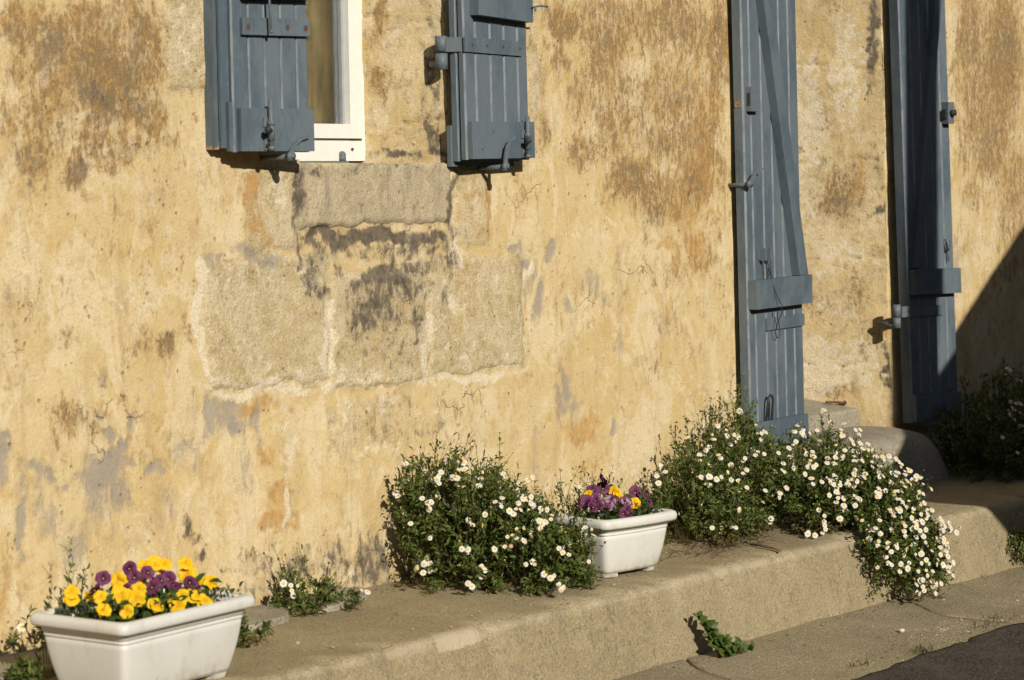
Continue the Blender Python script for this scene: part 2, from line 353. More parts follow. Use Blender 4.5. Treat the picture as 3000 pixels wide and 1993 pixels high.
BUD = mat_plain('daisy_bud', (0.34, 0.27, 0.05), 0.7, 0.35, 90); DEAD = mat_plain('dry_head', (0.10, 0.062, 0.035), 0.9, 0.3, 90); STEM = mat_plain('green_stem', (0.085, 0.085, 0.03), 0.6, 0.3, 60)
YPET = mat_petal('yellow_petal', (0.86, 0.575, 0.010), (0.78, 0.34, 0.005), 0.08, 0.30); PPET = mat_petal('purple_petal', (0.170, 0.038, 0.110), (0.05, 0.010, 0.035), 0.15, 0.5)
WPET = mat_petal('lilac_petal', (0.42, 0.26, 0.38), (0.03, 0.008, 0.03), 0.12, 0.42); THROAT = mat_plain('pansy_throat', (0.75, 0.42, 0.02), 0.6)
# ------------------------------------------------------------------ where the old coats of the wall survive (metres: x, z, radius x, radius z, strength)
STROKES = {
 'B': [(-1.634,1.412,0.256,0.142,0.75), (-1.424,1.482,0.071,0.094,0.8), (-1.772,1.248,0.143,0.09,0.6), (-1.519,1.199,0.125,0.062,0.7), (0.496,1.564,0.294,0.118,0.7), (0.867,1.305,0.27,0.22,0.7), (0.535,1.301,0.206,0.146,0.65), (1.014,1.21,0.126,0.168,0.8), (0.764,1.059,0.289,0.068,0.75), (0.358,1.376,0.11,0.117,0.6), (3.025,1.387,0.33,0.386,0.75), (3.209,0.928,0.152,0.206,0.6), (-0.545,0.41,0.126,0.071,0.4), (-0.989,1.434,0.064,0.066,0), (-1.79,1.466,0.116,0.089,0.8), (-1.605,1.474,0.163,0.082,0.7), (-1.555,1.343,0.151,0.113,1), (-1.441,1.418,0.085,0.146,0.8), (-1.704,1.329,0.119,0.111,0.7), (-1.431,1.283,0.071,0.063,0.9), (-1.8,1.188,0.077,0.05,0.8), (-1.664,1.142,0.06,0.046,1), (-1.607,1.229,0.081,0.082,0.8), (-1.548,1.157,0.055,0.041,0.7), (-1.462,1.209,0.057,0.037,0.5), (-1.369,1.215,0.058,0.026,0.6), (-1.751,1.107,0.039,0.03,0.4), (-1.484,0.99,0.056,0.031,0.4), (-1.356,0.955,0.044,0.043,0.35), (-1.529,0.908,0.07,0.036,0.35), (-1.365,0.71,0.051,0.043,0.8), (-1.451,0.731,0.086,0.042,0.5), (-1.29,0.727,0.037,0.032,0.6), (-1.706,0.552,0.067,0.046,0.75), (-1.625,0.55,0.068,0.052,0.5), (-1.705,0.751,0.033,0.041,0.6), (-1.808,0.968,0.064,0.06,0.3), (-1.865,0.831,0.051,0.06,0.35), (-1.301,0.846,0.037,0.054,0.3), (0.275,1.567,0.129,0.077,0.9), (0.23,1.45,0.064,0.077,0.8), (0.494,1.485,0.158,0.158,0.75), (0.704,1.572,0.142,0.121,0.7), (0.723,1.344,0.143,0.122,0.6), (0.331,1.168,0.099,0.071,0.75), (0.488,1.208,0.113,0.093,0.7), (0.6,1.088,0.139,0.08,0.95), (0.812,1.017,0.146,0.062,0.75), (0.961,1.098,0.15,0.077,0.9), (0.872,1.593,0.22,0.123,0.8), (1.096,1.505,0.115,0.224,0.8), (1.066,1.28,0.102,0.126,0.6), (1.127,1.111,0.065,0.085,0.6), (0.161,1.244,0.046,0.089,0.8), (0.143,1.371,0.025,0.152,0.5), (1.007,0.86,0.114,0.077,0.6), (1.085,0.942,0.077,0.071,0.5), (0.856,0.782,0.098,0.055,0.45), (0.666,0.898,0.047,0.054,0.4), (0.768,1.209,0.144,0.082,0.7), (0.582,1.355,0.138,0.093,0.6), (0.992,1.391,0.126,0.097,0.6), (0.78,0.647,0.097,0.055,0.4), (0.926,0.556,0.075,0.056,0.4), (0.705,0.515,0.119,0.055,0.35), (2.847,1.631,0.142,0.247,0.8), (3.138,1.575,0.224,0.338,0.9), (3.061,1.219,0.222,0.186,0.8), (3.248,1.065,0.153,0.137,0.7), (2.844,1.218,0.089,0.133,0.6), (2.878,1.035,0.108,0.1,0.6), (2.805,0.837,0.106,0.1,0.4), (3.246,0.721,0.153,0.103,0.5)],
 'G': [(-1.576,0.368,0.069,0.063,0.8), (-1.676,0.255,0.04,0.062,0.6), (-1.315,0.426,0.059,0.065,0.5), (-1.394,0.295,0.044,0.054,0.5), (-1.74,0.335,0.04,0.061,0.5), (-1.119,0.374,0.039,0.067,0.5), (-1.595,0.412,0.076,0.057,1), (-1.553,0.439,0.063,0.047,0.9), (-1.523,0.479,0.025,0.031,0.9), (-1.625,0.353,0.025,0.062,0.7), (-1.176,0.523,0.077,0.049,1), (-1.138,0.481,0.062,0.039,0.9), (-1.215,0.488,0.046,0.027,0.8), (-1.252,0.518,0.015,0.043,0.8), (-1.052,0.473,0.013,0.067,0.7), (-1.899,0.464,0.043,0.07,1.1), (-1.877,0.512,0.025,0.025,0.9), (-1.77,0.436,0.046,0.025,0.8), (-1.724,0.416,0.033,0.015,0.7), (-1.486,0.544,0.017,0.042,0.8), (-1.564,0.519,0.021,0.023,0.9), (-1.583,0.568,0.011,0.021,0.8), (-1.426,0.4,0.032,0.023,0.7), (-1.832,0.326,0.021,0.076,0.9), (-1.785,0.371,0.023,0.046,0.5), (-1.468,0.239,0.086,0.032,0.45), (-1.537,0.28,0.056,0.063,0.4), (-1.038,0.913,0.076,0.036,0.85), (-1.1,0.931,0.039,0.028,0.6), (0.183,0.873,0.028,0.041,1.1), (0.148,0.746,0.03,0.064,0.9), (0.091,0.799,0.021,0.076,0.8), (0.126,0.708,0.021,0.038,0.7), (0.249,0.494,0.022,0.072,0.9), (0.215,0.431,0.026,0.052,0.8), (0.493,0.331,0.018,0.021,1.1), (0.302,0.411,0.035,0.059,0.7), (0.393,0.787,0.058,0.059,0.6), (0.42,0.72,0.027,0.04,0.6), (0.256,0.754,0.026,0.039,0.5), (0.519,0.594,0.023,0.033,0.6), (0.634,0.533,0.047,0.027,0.4), (0.779,0.62,0.034,0.041,0.5), (0.92,0.276,0.05,0.056,0.4), (1.098,0.274,0.036,0.071,0.5), (0.007,0.904,0.051,0.01,0.8), (0.037,0.865,0.021,0.051,0.8), (-1.225,0.892,0.018,0.043,0.7), (-1.193,0.918,0.053,0.009,0.6), (-0.042,0.212,0.061,0.051,0.4), (0.117,0.336,0.029,0.077,0.5), (-1.226,0.385,0.038,0.044,0.3), (-0.128,0.372,0.04,0.05,0.3), (-0.963,0.244,0.016,0.028,0.4), (2.734,0.773,0.049,0.066,0.5)],
 'W': [(-0.898,0.213,0.099,0.069,0.35), (-1.49,0.812,0.127,0.063,0.35), (-1.707,0.874,0.093,0.071,0.35), (-1.197,0.798,0.046,0.087,0.3), (0.369,0.906,0.133,0.079,0.3), (0.662,0.708,0.142,0.054,0.3), (0.948,0.414,0.126,0.084,0.35), (0.58,0.198,0.163,0.054,0.45), (-0.779,0.686,0.02,0.115,1), (-0.379,0.662,0.019,0.121,1), (-1.017,0.577,0.24,0.01,1), (-0.163,0.547,0.217,0.01,0.9), (-1.246,0.779,0.012,0.152,1), (-0.271,0.876,0.034,0.049,0.8), (-1.103,0.86,0.125,0.044,0.4), (-1.28,1.456,0.074,0.117,0.45), (-1.044,0.724,0.175,0.067,0.3), (-0.982,0.642,0.161,0.045,0.4), (-0.141,0.647,0.158,0.087,0.35), (-0.156,0.81,0.118,0.05,0.3), (-0.359,0.442,0.188,0.061,0.3), (-0.783,0.663,0.019,0.104,1), (-0.768,0.581,0.051,0.021,0.8), (-0.381,0.65,0.017,0.121,0.9), (-0.365,0.564,0.066,0.017,0.7), (-1.248,0.822,0.009,0.119,1), (-1.236,0.637,0.009,0.049,0.9), (-1.017,0.573,0.24,0.009,0.9), (-1.111,0.606,0.141,0.015,0.5), (0.067,0.839,0.012,0.051,0.9), (0.054,0.661,0.01,0.114,0.6), (-0.876,0.896,0.05,0.016,0.7), (-0.844,0.85,0.033,0.023,0.6), (-0.968,1.078,0.035,0.067,0.65), (-0.939,0.988,0.023,0.034,0.4), (-0.17,1.032,0.027,0.074,0.5), (-0.251,0.912,0.031,0.037,0.8), (-0.278,0.949,0.023,0.015,0.8), (-0.636,0.359,0.106,0.019,0.7), (-0.579,0.472,0.107,0.036,0.5), (-0.719,0.508,0.069,0.035,0.45), (-0.97,0.279,0.013,0.079,0.9), (-0.941,0.412,0.049,0.045,0.5), (-0.988,0.467,0.065,0.014,0.5), (0.003,0.753,0.025,0.008,0.5), (-0.274,0.766,0.077,0.005,0.8), (-0.612,0.558,0.089,0.009,0.7), (-0.747,0.137,0.069,0.07,0.3), (0.651,0.218,0.166,0.068,0.35), (0.75,0.374,0.096,0.055,0.25), (-0.022,0.577,0.061,0.038,0.5), (-0.698,0.036,0.035,0.024,0.6)],
 'D': [(-0.56,0.82,0.161,0.035,0.9), (-0.589,0.745,0.124,0.071,0.75), (-0.705,0.954,0.103,0.023,1.1), (-0.382,0.946,0.093,0.019,1.1), (-0.852,0.884,0.033,0.068,0.6), (-0.256,1.07,0.015,0.11,0.8), (-0.888,1.044,0.013,0.102,0.7), (-0.583,0.957,0.302,0.019,1), (-0.53,0.914,0.27,0.024,0.6), (-0.57,0.78,0.214,0.071,0.55), (-0.758,0.904,0.027,0.046,0.6), (-0.3,0.877,0.027,0.061,0.7), (-0.483,0.644,0.11,0.072,0.35), (-0.799,0.968,0.067,0.016,1.1), (-0.705,0.954,0.069,0.025,1.1), (-0.555,0.968,0.125,0.014,1.1), (-0.42,0.947,0.074,0.022,1), (-0.316,0.956,0.023,0.012,0.9), (-0.817,0.928,0.023,0.025,0.8), (-0.749,0.938,0.017,0.023,0.8), (-0.62,0.899,0.044,0.041,0.55), (-0.422,0.869,0.111,0.031,0.6), (-0.531,0.884,0.054,0.047,0.5), (-0.551,0.82,0.108,0.024,0.9), (-0.424,0.809,0.074,0.019,0.7), (-0.606,0.781,0.071,0.029,0.7), (-0.535,0.731,0.072,0.059,0.6), (-0.426,0.725,0.033,0.048,0.6), (-0.678,0.703,0.052,0.058,0.5), (-0.609,0.652,0.053,0.071,0.35), (-0.331,0.768,0.023,0.036,0.6), (-0.836,0.849,0.017,0.046,0.6), (-0.803,0.814,0.024,0.023,0.7), (-0.899,1.066,0.01,0.09,0.9), (-0.892,0.931,0.016,0.04,0.8), (-0.263,1.034,0.013,0.122,0.8), (-0.271,0.888,0.019,0.049,0.6), (-0.58,1.039,0.178,0.047,0.25), (-0.835,1.139,0.05,0.016,0.5), (-0.595,1.139,0.212,0.009,0.5), (-1.318,0.253,0.021,0.043,0.8), (-1.3,0.218,0.03,0.022,0.5), (-1.257,0.163,0.024,0.024,0.7), (-1.079,0.134,0.095,0.034,0.45), (-0.918,0.09,0.082,0.057,0.6), (-0.749,0.09,0.086,0.07,0.55), (-0.627,0.074,0.071,0.083,0.7), (-1.033,0.071,0.096,0.034,0.5), (-0.664,0.019,0.07,0.024,0.7), (-1.598,1.301,0.068,0.061,0.35), (-1.63,1.147,0.041,0.031,0.5), (-1.672,1.107,0.027,0.02,0.5), (-1.802,1.128,0.039,0.04,0.3), (0.715,0.978,0.071,0.041,0.4), (0.936,1.071,0.075,0.042,0.4), (0.649,1.208,0.094,0.04,0.3), (0.847,1.524,0.097,0.055,0.3), (-1.349,0.731,0.023,0.021,0.4), (-1.593,0.662,0.027,0.025,0.5), (-1.537,0.679,0.022,0.017,0.4), (-0.361,0.393,0.075,0.024,0.35), (-0.615,0.464,0.053,0.047,0.25), (-0.47,0.487,0.055,0.06,0.3), (-0.314,0.682,0.027,0.073,0.35), (0.148,1.549,0.017,0.101,0.4)],
 'O': [(-1.067,1.08,0.028,0.061,1), (-1.05,1.013,0.04,0.039,0.7), (-1.012,0.968,0.032,0.033,0.6), (-0.101,1.007,0.018,0.093,1), (-0.178,1.07,0.027,0.074,0.6), (-0.162,0.946,0.049,0.037,0.5), (0.333,0.343,0.088,0.059,0.9), (0.247,0.403,0.054,0.052,0.5), (0.183,0.421,0.043,0.052,0.6), (-0.993,0.304,0.048,0.045,0.9), (-1.019,0.245,0.04,0.039,1), (-0.93,0.229,0.041,0.04,0.8), (-1.05,0.523,0.095,0.027,0.9), (-0.921,0.513,0.026,0.023,0.7), (-1.03,0.398,0.035,0.045,0.7), (-1.084,0.459,0.028,0.044,0.4), (-1.876,0.2,0.018,0.08,0.8), (-1.907,0.114,0.018,0.06,0.9), (-1.849,0.237,0.018,0.06,0.5), (-1.569,0.556,0.028,0.021,0.5), (-1.443,0.551,0.043,0.026,0.5), (0.516,0.447,0.018,0.032,0.6), (0.56,0.363,0.014,0.032,0.6), (-0.144,0.523,0.079,0.015,0.4), (-1.228,0.341,0.03,0.044,0.3), (-0.248,0.321,0.039,0.049,0.3), (-1.133,0.872,0.019,0.022,0.5), (-1.016,0.61,0.022,0.022,0.3), (0.121,0.503,0.042,0.038,0.4), (0.813,0.466,0.015,0.041,0.5), (0.398,0.244,0.134,0.04,0.4), (0.114,0.233,0.063,0.052,0.3)],
}
STONES = [(-1.238,-0.777,0.574,0.912,1), (-0.774,-0.38,0.546,0.857,1), (-0.374,0.051,0.552,0.887,0.95), (-1.094,-0.898,0.928,1.137,0.8), (-0.255,-0.091,0.907,1.133,0.65), (-1.359,-1.199,1.326,1.594,1), (0.096,0.146,1.276,1.674,0.9), (-0.806,-0.517,0.374,0.52,0.55), (-0.991,-0.91,0.22,0.492,0.4), (-0.897,-0.266,0.978,1.151,1), ]

DOOR_REVEAL = [('W',.27,1.35,.08,.28,.72),('W',.11,1.45,.07,.25,.62),('W',.24,.40,.12,.13,.75),('W',.10,.42,.07,.13,.65),('W',.16,.82,.14,.07,.6),('W',.28,1.0,.05,.22,.55),('W',.2,.62,.1,.1,.45),('D',.037,1.577,.02,.234,.8),('D',.032,1.106,.015,.236,.3),('B',.152,1.029,.075,.095,.8),('B',.225,1.347,.037,.095,.6),('O',.18,1.235,.027,.032,.8),('O',.106,1.107,.018,.095,.7),('B',.26,.632,.061,.08,.6),('B',.139,.663,.06,.096,.6),('W',.258,.919,.046,.095,.5),('D',.258,.983,.03,.063,.35),('O',.013,.521,.015,.028,1),('D',.021,.362,.015,.111,.8),('B',.187,.328,.06,.024,.7),('B',.095,.536,.06,.096,.5),('B',.177,1.708,.06,.047,.5),('W',.229,.759,.061,.064,.4),('G',.226,1.125,.046,.032,.5),('D',.033,.964,.006,.016,1),('B',.286,1.19,.015,.022,.7)]
WIN_REVEAL = [('W',.20,1.30,.06,.06,.4),('W',.12,1.5,.05,.12,.4),('B',.188,1.538,.037,.085,.7),('B',.179,1.379,.037,.049,.7),('D',.026,1.387,.022,.133,.6),('D',.047,1.205,.025,.073,.7),('D',.036,1.161,.037,.02,1),('D',.146,1.161,.074,.009,.8),('O',.17,1.22,.037,.012,.5),('B',.215,1.454,.017,.049,.5),('W',.015,1.326,.012,.061,.5),('D',.035,1.532,.012,.073,.5),('O',.013,1.435,.009,.017,.8),('D',.058,1.279,.017,.048,.4)]

def soft(d2):
    d = np.sqrt(d2); return np.clip(1.45 - d, 0, 1)
def masks(X, Z, table=None, boxes=True, S0=0.0):
    wx = X + (fbm(X*7+3, Z*7, 4)-0.5)*0.10 + (fbm(X*38, Z*38+9, 3)-0.5)*0.030
    wz = Z + (fbm(X*7+40, Z*7+8, 4)-0.5)*0.10 + (fbm(X*38+60, Z*38, 3)-0.5)*0.030
    M = {k: np.zeros_like(X) for k in 'BGWDOSH'}
    src = {k: [] for k in 'BGWDOS'}
    if table is None:
        for k, l in STROKES.items(): src[k] = l
    else:
        for (k, a, b, c, d, e) in table: src[k].append((a, b, c, d, e))
    for k, l in src.items():
        for (cx, cz, rx, rz, st) in l:
            rx = max(rx, .016); rz = max(rz, .016)
            v = soft(((wx-cx)/rx)**2 + ((wz-cz)/rz)**2)*st
            M[k] = np.maximum(M[k], v)
    M['S'] += S0
    if boxes:
        bx = X + (fbm(X*16+3, Z*16, 4)-0.5)*0.035; bz = Z + (fbm(X*16+40, Z*16+8, 4)-0.5)*0.035
        for i, (x0, x1, z0, z1, st) in enumerate(STONES):
            d = np.minimum(np.minimum(bx-x0, x1-bx), np.minimum(bz-z0, z1-bz))
            v = np.clip(d/0.02+0.5, 0, 1)*st
            M['S'] = np.maximum(M['S'], v)
            if i == len(STONES)-1: M['H'] = v
        # soft general weathering: damp foot of the wall, patchy brown higher up
        M['D'] = np.maximum(M['D'], np.clip(0.55-(Z-0.0)/0.16, 0, 0.5)*(0.4+fbm(X*3, Z*3, 3)))
        M['B'] = np.maximum(M['B'], np.clip(fbm(X*1.7+5, Z*1.2+2, 3)-0.42, 0, 1)*1.2*np.clip((Z-0.5)/0.6, 0.25, 1))
        M['O'] = np.maximum(M['O'], np.clip(fbm(X*4+15, Z*2.2+2, 3)-0.56, 0, 1)*2.0)
        out = (Z > 1.75) | (X > 3.4) | (X < -2.2)
        M['B'] = np.where(out, np.maximum(M['B'], fbm(X*2, Z*2, 3)), M['B'])
    return M
def put_masks(me, M):
    n = len(me.vertices)
    for nm, ks in (('m1', 'BGWD'), ('m2', 'OSHH')):
        a = me.attributes.new(nm, 'FLOAT_COLOR', 'POINT'); arr = np.zeros((n, 4), np.float32)
        for i, k in enumerate(ks): arr[:, i] = M[k].ravel()
        a.data.foreach_set('color', arr.ravel())

WIN_L, WIN_R, WIN_B, WIN_T = -0.93, -0.266, 1.149, 2.45
DOOR_L, DOOR_B, DOOR_T = 1.42, 0.18, 2.45
SPLAY = 0.364
def door_edge(z):      # the worn right-hand arris of the doorway leans a little
    z = np.asarray(z, float)
    return 2.262-0.040*(z-0.2) + (fbm(z*7.0, z*0+3.3, 3)-0.5)*0.035 + (fbm(z*30, z*0+1.3, 2)-0.5)*0.012
def win_edge(z):
    z = np.asarray(z, float)
    return WIN_R + (fbm(z*9.0, z*0+8.3, 3)-0.5)*0.022

house = empty('house', (-1.0, 0.0, 0.0))
tag(house, 'old house with flaking ochre render over pale stone blocks, white window and doorway', 'house')
HO = Vector((1.0, 0, 0))          # world -> house local

def wall_relief(X, Z):
    y = (fbm(X*1.4, Z*1.4+4, 3)-0.5)*0.022 + (fbm(X*9, Z*9, 3)-0.5)*0.004
    return y

def build_wall():
    fx = np.arange(-2.6, 3.9, 0.0075); fz = np.arange(-0.12, 1.95, 0.0075)
    xs = np.concatenate([[-9, -6.5, -5, -4, -3.3, -2.9], fx, [4.2, 4.8, 6, 8, 11]])
    zs = np.concatenate([[-0.3], fz, [2.05, 2.2, 2.45, 2.8, 3.4, 4.2, 5.2]])
    for a in (WIN_L, WIN_R, DOOR_L, 2.26): xs[np.argmin(abs(xs-a))] = a
    for a in (WIN_B, DOOR_B): zs[np.argmin(abs(zs-a))] = a
    X, Z = np.meshgrid(xs, zs, indexing='ij')
    X0 = X.copy()
    inb = (Z >= DOOR_B-0.001) & (Z <= DOOR_T+.001)
    X = X + np.where(inb, (door_edge(Z)-2.26)*np.exp(-abs(X0-2.26)/0.12), 0)
    inw = (Z >= WIN_B-0.001) & (Z <= WIN_T+.001)
    X = X + np.where(inw, (win_edge(Z)-WIN_R)*np.exp(-abs(X0-WIN_R)/0.06), 0)
    M = masks(X, Z)
    Y = wall_relief(X, Z)
    Y += M['G'].clip(0, 1)*0.0025 - np.clip(M['W'], 0, 1)*0.001
    Y += np.where(M['S'] > 0.3, (fbm(X*40, Z*40, 3)-0.5)*0.006, 0)
    # rounded arrises at the openings
    Y += np.where(inb & (X0 >= 2.26-.001), 0.012*np.exp(-(X0-2.26)/0.010), 0)
    Y += np.where(inw & (X0 >= WIN_R-.001), 0.010*np.exp(-(X0-WIN_R)/0.010), 0)
    nx, nz = X.shape
    V = np.stack([X+1.0, Y, Z], -1).reshape(-1, 3)
    I = np.arange(nx*nz).reshape(nx, nz)
    F = np.stack([I[:-1, :-1], I[1:, :-1], I[1:, 1:], I[:-1, 1:]], -1)
    xc = (X0[:-1, :-1]+X0[1:, 1:])/2; zc = (Z[:-1, :-1]+Z[1:, 1:])/2
    hole = ((xc > WIN_L) & (xc < WIN_R) & (zc > WIN_B) & (zc < WIN_T)) | ((xc > DOOR_L) & (xc < 2.26) & (zc > DOOR_B) & (zc < DOOR_T))
    F = F[~hole].reshape(-1, 4)
    me = np_mesh('rendered_wall', V, F, True)
    put_masks(me, M)
    return link('rendered_wall', me, MASONRY, house)
build_wall()

def build_reveal(name, edge, z0, z1, depth, table, S0, right=True, joints=()):
    ts = np.arange(0, depth+.001, 0.006); zs = np.append(np.arange(z0, 1.9, 0.0075), [2.1, z1])
    T, Z = np.meshgrid(ts, zs, indexing='ij')
    M = masks(T, Z, table, False, S0)
    lin = (2.262-0.040*(Z-0.2)) if right else WIN_R+Z*0
    jz = np.zeros_like(Z)
    for zj in joints:
        jz += np.exp(-((Z-zj-(fbm(T*11+zj*7, Z*0+2, 3)-.5)*.05)/0.005)**2)*(fbm(T*14+zj, Z*0+9, 3) > .42)
    X = lin+(edge(Z)-lin)*np.exp(-T/.05) + jz*0.0045 - SPLAY*T + (fbm(T*5+Z*2, Z*4+30, 3)-0.5)*0.022 + (fbm(T*41+Z*13, Z*38+3, 3)-0.5)*0.003
    M['D'] = np.maximum(M['D'], jz*.42); X = np.where(T < .001, edge(Z), X); Y = T + wall_relief(X*0+edge(Z), Z)*np.exp(-T/0.05) + 0.011*np.exp(-T/.004)
    nx, nz = X.shape; I = np.arange(nx*nz).reshape(nx, nz)
    V = np.stack([X+1.0, Y, Z], -1).reshape(-1, 3)
    F = np.stack([I[:-1, :-1], I[:-1, 1:], I[1:, 1:], I[1:, :-1]], -1).reshape(-1, 4)
    me = np_mesh(name, V, F, True); put_masks(me, M)
    return link(name, me, MASONRY, house)
build_reveal('door_reveal', door_edge, 0.13, DOOR_T, 0.46, DOOR_REVEAL, 0.40, True, (1.165, 0.80, 0.41, 1.5))
build_reveal('window_reveal', win_edge, WIN_B-.01, WIN_T, 0.29, WIN_REVEAL, 0.42, False, (1.275, 1.56))
bm = bmesh.new()
box(bm, -2.0+.62+1, WIN_L+1.0, 0.012, 0.34, WIN_B-.2, WIN_T); finish(bm, 'inner_jamb', MASONRY, house)
for nm, q in (('lintel', (-0.9+1, -0.1+1, 0.012, 0.34, WIN_T, WIN_T+.2)), ('sill_bed', (-0.93+1, -0.2+1, 0.012, 0.34, WIN_B-.1, WIN_B-.002)), ('inner_jamb', (DOOR_L-.2+1, DOOR_L+1, 0.012, 0.5, 0, DOOR_T)), ('lintel', (DOOR_L+1, 2.3+1, 0.012, 0.5, DOOR_T, DOOR_T+.2))):
    bm = bmesh.new(); box(bm, *q); finish(bm, nm, MASONRY, house)

# stone blocks that stand a few millimetres proud where the render has gone
def stone_block(x0, x1, z0, z1, proud, seed, flat_top=False):
    if flat_top: z1 += .03
    m = 0.03; xs = np.arange(x0-m, x1+m, 0.009); zs = np.arange(z0-m, z1+m, 0.009)
    X, Z = np.meshgrid(xs, zs, indexing='ij')
    bx = X + (fbm(X*16+3, Z*16, 4)-0.5)*0.035; bz = Z + (fbm(X*16+40, Z*16+8, 4)-0.5)*0.035
    d = np.minimum(np.minimum(bx-x0, x1-bx), np.minimum(bz-z0, z1-bz))
    up = np.clip(d/0.014, -1.6, 1); up = np.where(up > 0, up*up*(3-2*up), up)
    Y = wall_relief(X, Z) - proud*up + 0.002 - (fbm(X*31+seed, Z*27+X*11, 4)-0.5)*0.0035*np.clip(up, 0, 1) - (fbm(X*5+seed, Z*5, 2)-0.5)*0.006*np.clip(up, 0, 1)
    if flat_top:
        Y = np.where(Z > 1.151, .03, Y); Z = np.minimum(Z, 1.151-.012*(X-x0)-(fbm(X*20, Z*0+4, 3)-.5)*.006)
    Mm = masks(X, Z)
    nx, nz = X.shape; I = np.arange(nx*nz).reshape(nx, nz)
    V = np.stack([X+1.0, Y, Z], -1).reshape(-1, 3)
    F = np.stack([I[:-1, :-1], I[1:, :-1], I[1:, 1:], I[:-1, 1:]], -1).reshape(-1, 4)
    # skirt so that the block has thickness
    me = np_mesh('stone_block', V, F, True); put_masks(me, Mm)
    return link('stone_block', me, MASONRY, house)
for i, (x0, x1, z0, z1, st) in enumerate(STONES):
    if i in (6, 7, 8): continue
    o = stone_block(x0, x1, z0, z1, (0.008, 0.007, 0.008, 0.005, 0.005, 0.006, 0, 0.003, 0, 0.013)[i], i*3.7, i == 9)
    if i == 9: o.name = 'window_sill'; o['label'] = 'weathered grey stone sill under the window'

# ------------------------------------------------------------------ window (part of the house)
WY = 0.243
win = empty('window'); win.parent = house; win.location = (HO.x, 0, 0)
bm = bmesh.new()       # outer frame
box(bm, -0.368, -0.352, WY, WY+.06, 1.159, WIN_T); box(bm, -0.90, -0.353, WY+.001, WY+.06, 1.159, 1.219); box(bm, -0.90, -0.84, WY, WY+.06, 1.2195, WIN_T)
finish(bm, 'window_frame', UPVC, win, bevel=0.003)
bm = bmesh.new()       # opening sash
SY = WY-.012
box(bm, -0.426, -0.3705, SY, SY+.055, 1.222, WIN_T-.02); box(bm, -0.84, -0.4262, SY+.001, SY+.054, 1.222, 1.262); box(bm, -0.84, -0.78, SY, SY+.055, 1.2625, WIN_T-.02)
finish(bm, 'sash', UPVC, win, bevel=0.006, seg=3)
bm = bmesh.new(); box(bm, -0.435, -0.427, SY+.02, SY+.032, 1.263, WIN_T-.05); box(bm, -0.448, -0.4365, SY+.034, SY+.04, 1.263, WIN_T-.05)
finish(bm, 'spacer_bar', ALU, win)
bm = bmesh.new(); box(bm, -0.79, -0.4275, SY+.0325, SY+.0345, 1.255, WIN_T-.04)
gl = NT('window_glass'); gl.b.inputs['Base Color'].default_value = (.9, .93, .9, 1); gl.b.inputs['Roughness'].default_value = 0.02; gl.b.inputs['Transmission Weight'].default_value = 1.0; gl.b.inputs['IOR'].default_value = 1.45
finish(bm, 'pane', gl.m, win)
bm = bmesh.new()
N = 60
for r in range(2):
    pass
pts = [(-0.86+0.52*i/N, WY+.09+0.010*math.sin(i*0.9)+0.006*math.sin(i*2.3), 0) for i in range(N+1)]
lo = [bm.verts.new((p[0], p[1], 1.2)) for p in pts]; hi = [bm.verts.new((p[0], p[1], WIN_T)) for p in pts]
for i in range(N): bm.faces.new((lo[i], lo[i+1], hi[i+1], hi[i]))
finish(bm, 'reflection_sheet', REFLECT_TAN, win, True)  # tan folded sheet stands in for the reveal reflected in the glass
bm = bmesh.new()       # drain cover and grey stay catch on the bottom rail
tube(bm, [(-0.452, WY-.002, 1.158), (-0.452, WY-.002, 1.176)], 0.011, 10)
bmesh.ops.create_uvsphere(bm, u_segments=10, v_segments=6, radius=0.011, matrix=Matrix.Translation((-0.452, WY-.002, 1.176)))
finish(bm, 'catch', IRON, win, True)
bm = bmesh.new(); tube(bm, [(-0.408, WY+.0, 1.192), (-0.408, WY-.004, 1.192)], 0.004, 8); finish(bm, 'screw', RUSTY, win)

# door leaf, deep in the doorway behind the left shutter
dr = empty('door'); dr.parent = house; dr.location = (HO.x, 0, 0)
bm = bmesh.new(); box(bm, DOOR_L, 2.2, 0.44, 0.48, 0.27, DOOR_T); finish(bm, 'door_panel', DARKWOOD, dr)
bm = bmesh.new()
for (a, b) in ((0.45, 1.1), (1.25, 2.3)):
    box(bm, DOOR_L+.12, 2.02, 0.428, 0.439, a, b)
finish(bm, 'door_moulding', DARKWOOD, dr, bevel=.004)

# threshold slab and its iron pin
bm = bmesh.new()
vs = box(bm, DOOR_L+.002, 2.235, 0.118, 0.45, 0.10, 0.245)
for v in vs:
    if v.co.z > 0.2:
        v.co.z = 0.245 + (v.co.y-0.118)*0.18
        if v.co.x > 2 and v.co.y < .2: v.co.x = 2.215
        if v.co.x > 2 and v.co.y > .2: v.co.x = 2.10
    else:
        if v.co.x > 2 and v.co.y > .2: v.co.x = 2.10
bmesh.ops.subdivide_edges(bm, edges=bm.edges[:], cuts=5, use_grid_fill=True)
o = finish(bm, 'threshold', STEPC, house, True, 0.012, 3); o.location = HO
bm = bmesh.new(); tube(bm, [(2.118, .205, .272), (2.15, .19, .27), (2.185, .165, .265)], [.004, .0045, .005], 8)
bmesh.ops.create_uvsphere(bm, u_segments=8, v_segments=6, radius=0.008, matrix=Matrix.Translation((2.187, .164, .266)))
tag(finish(bm, 'iron_pin', RUSTY, None, True), 'rusty iron pin lying on the door threshold', 'pin')

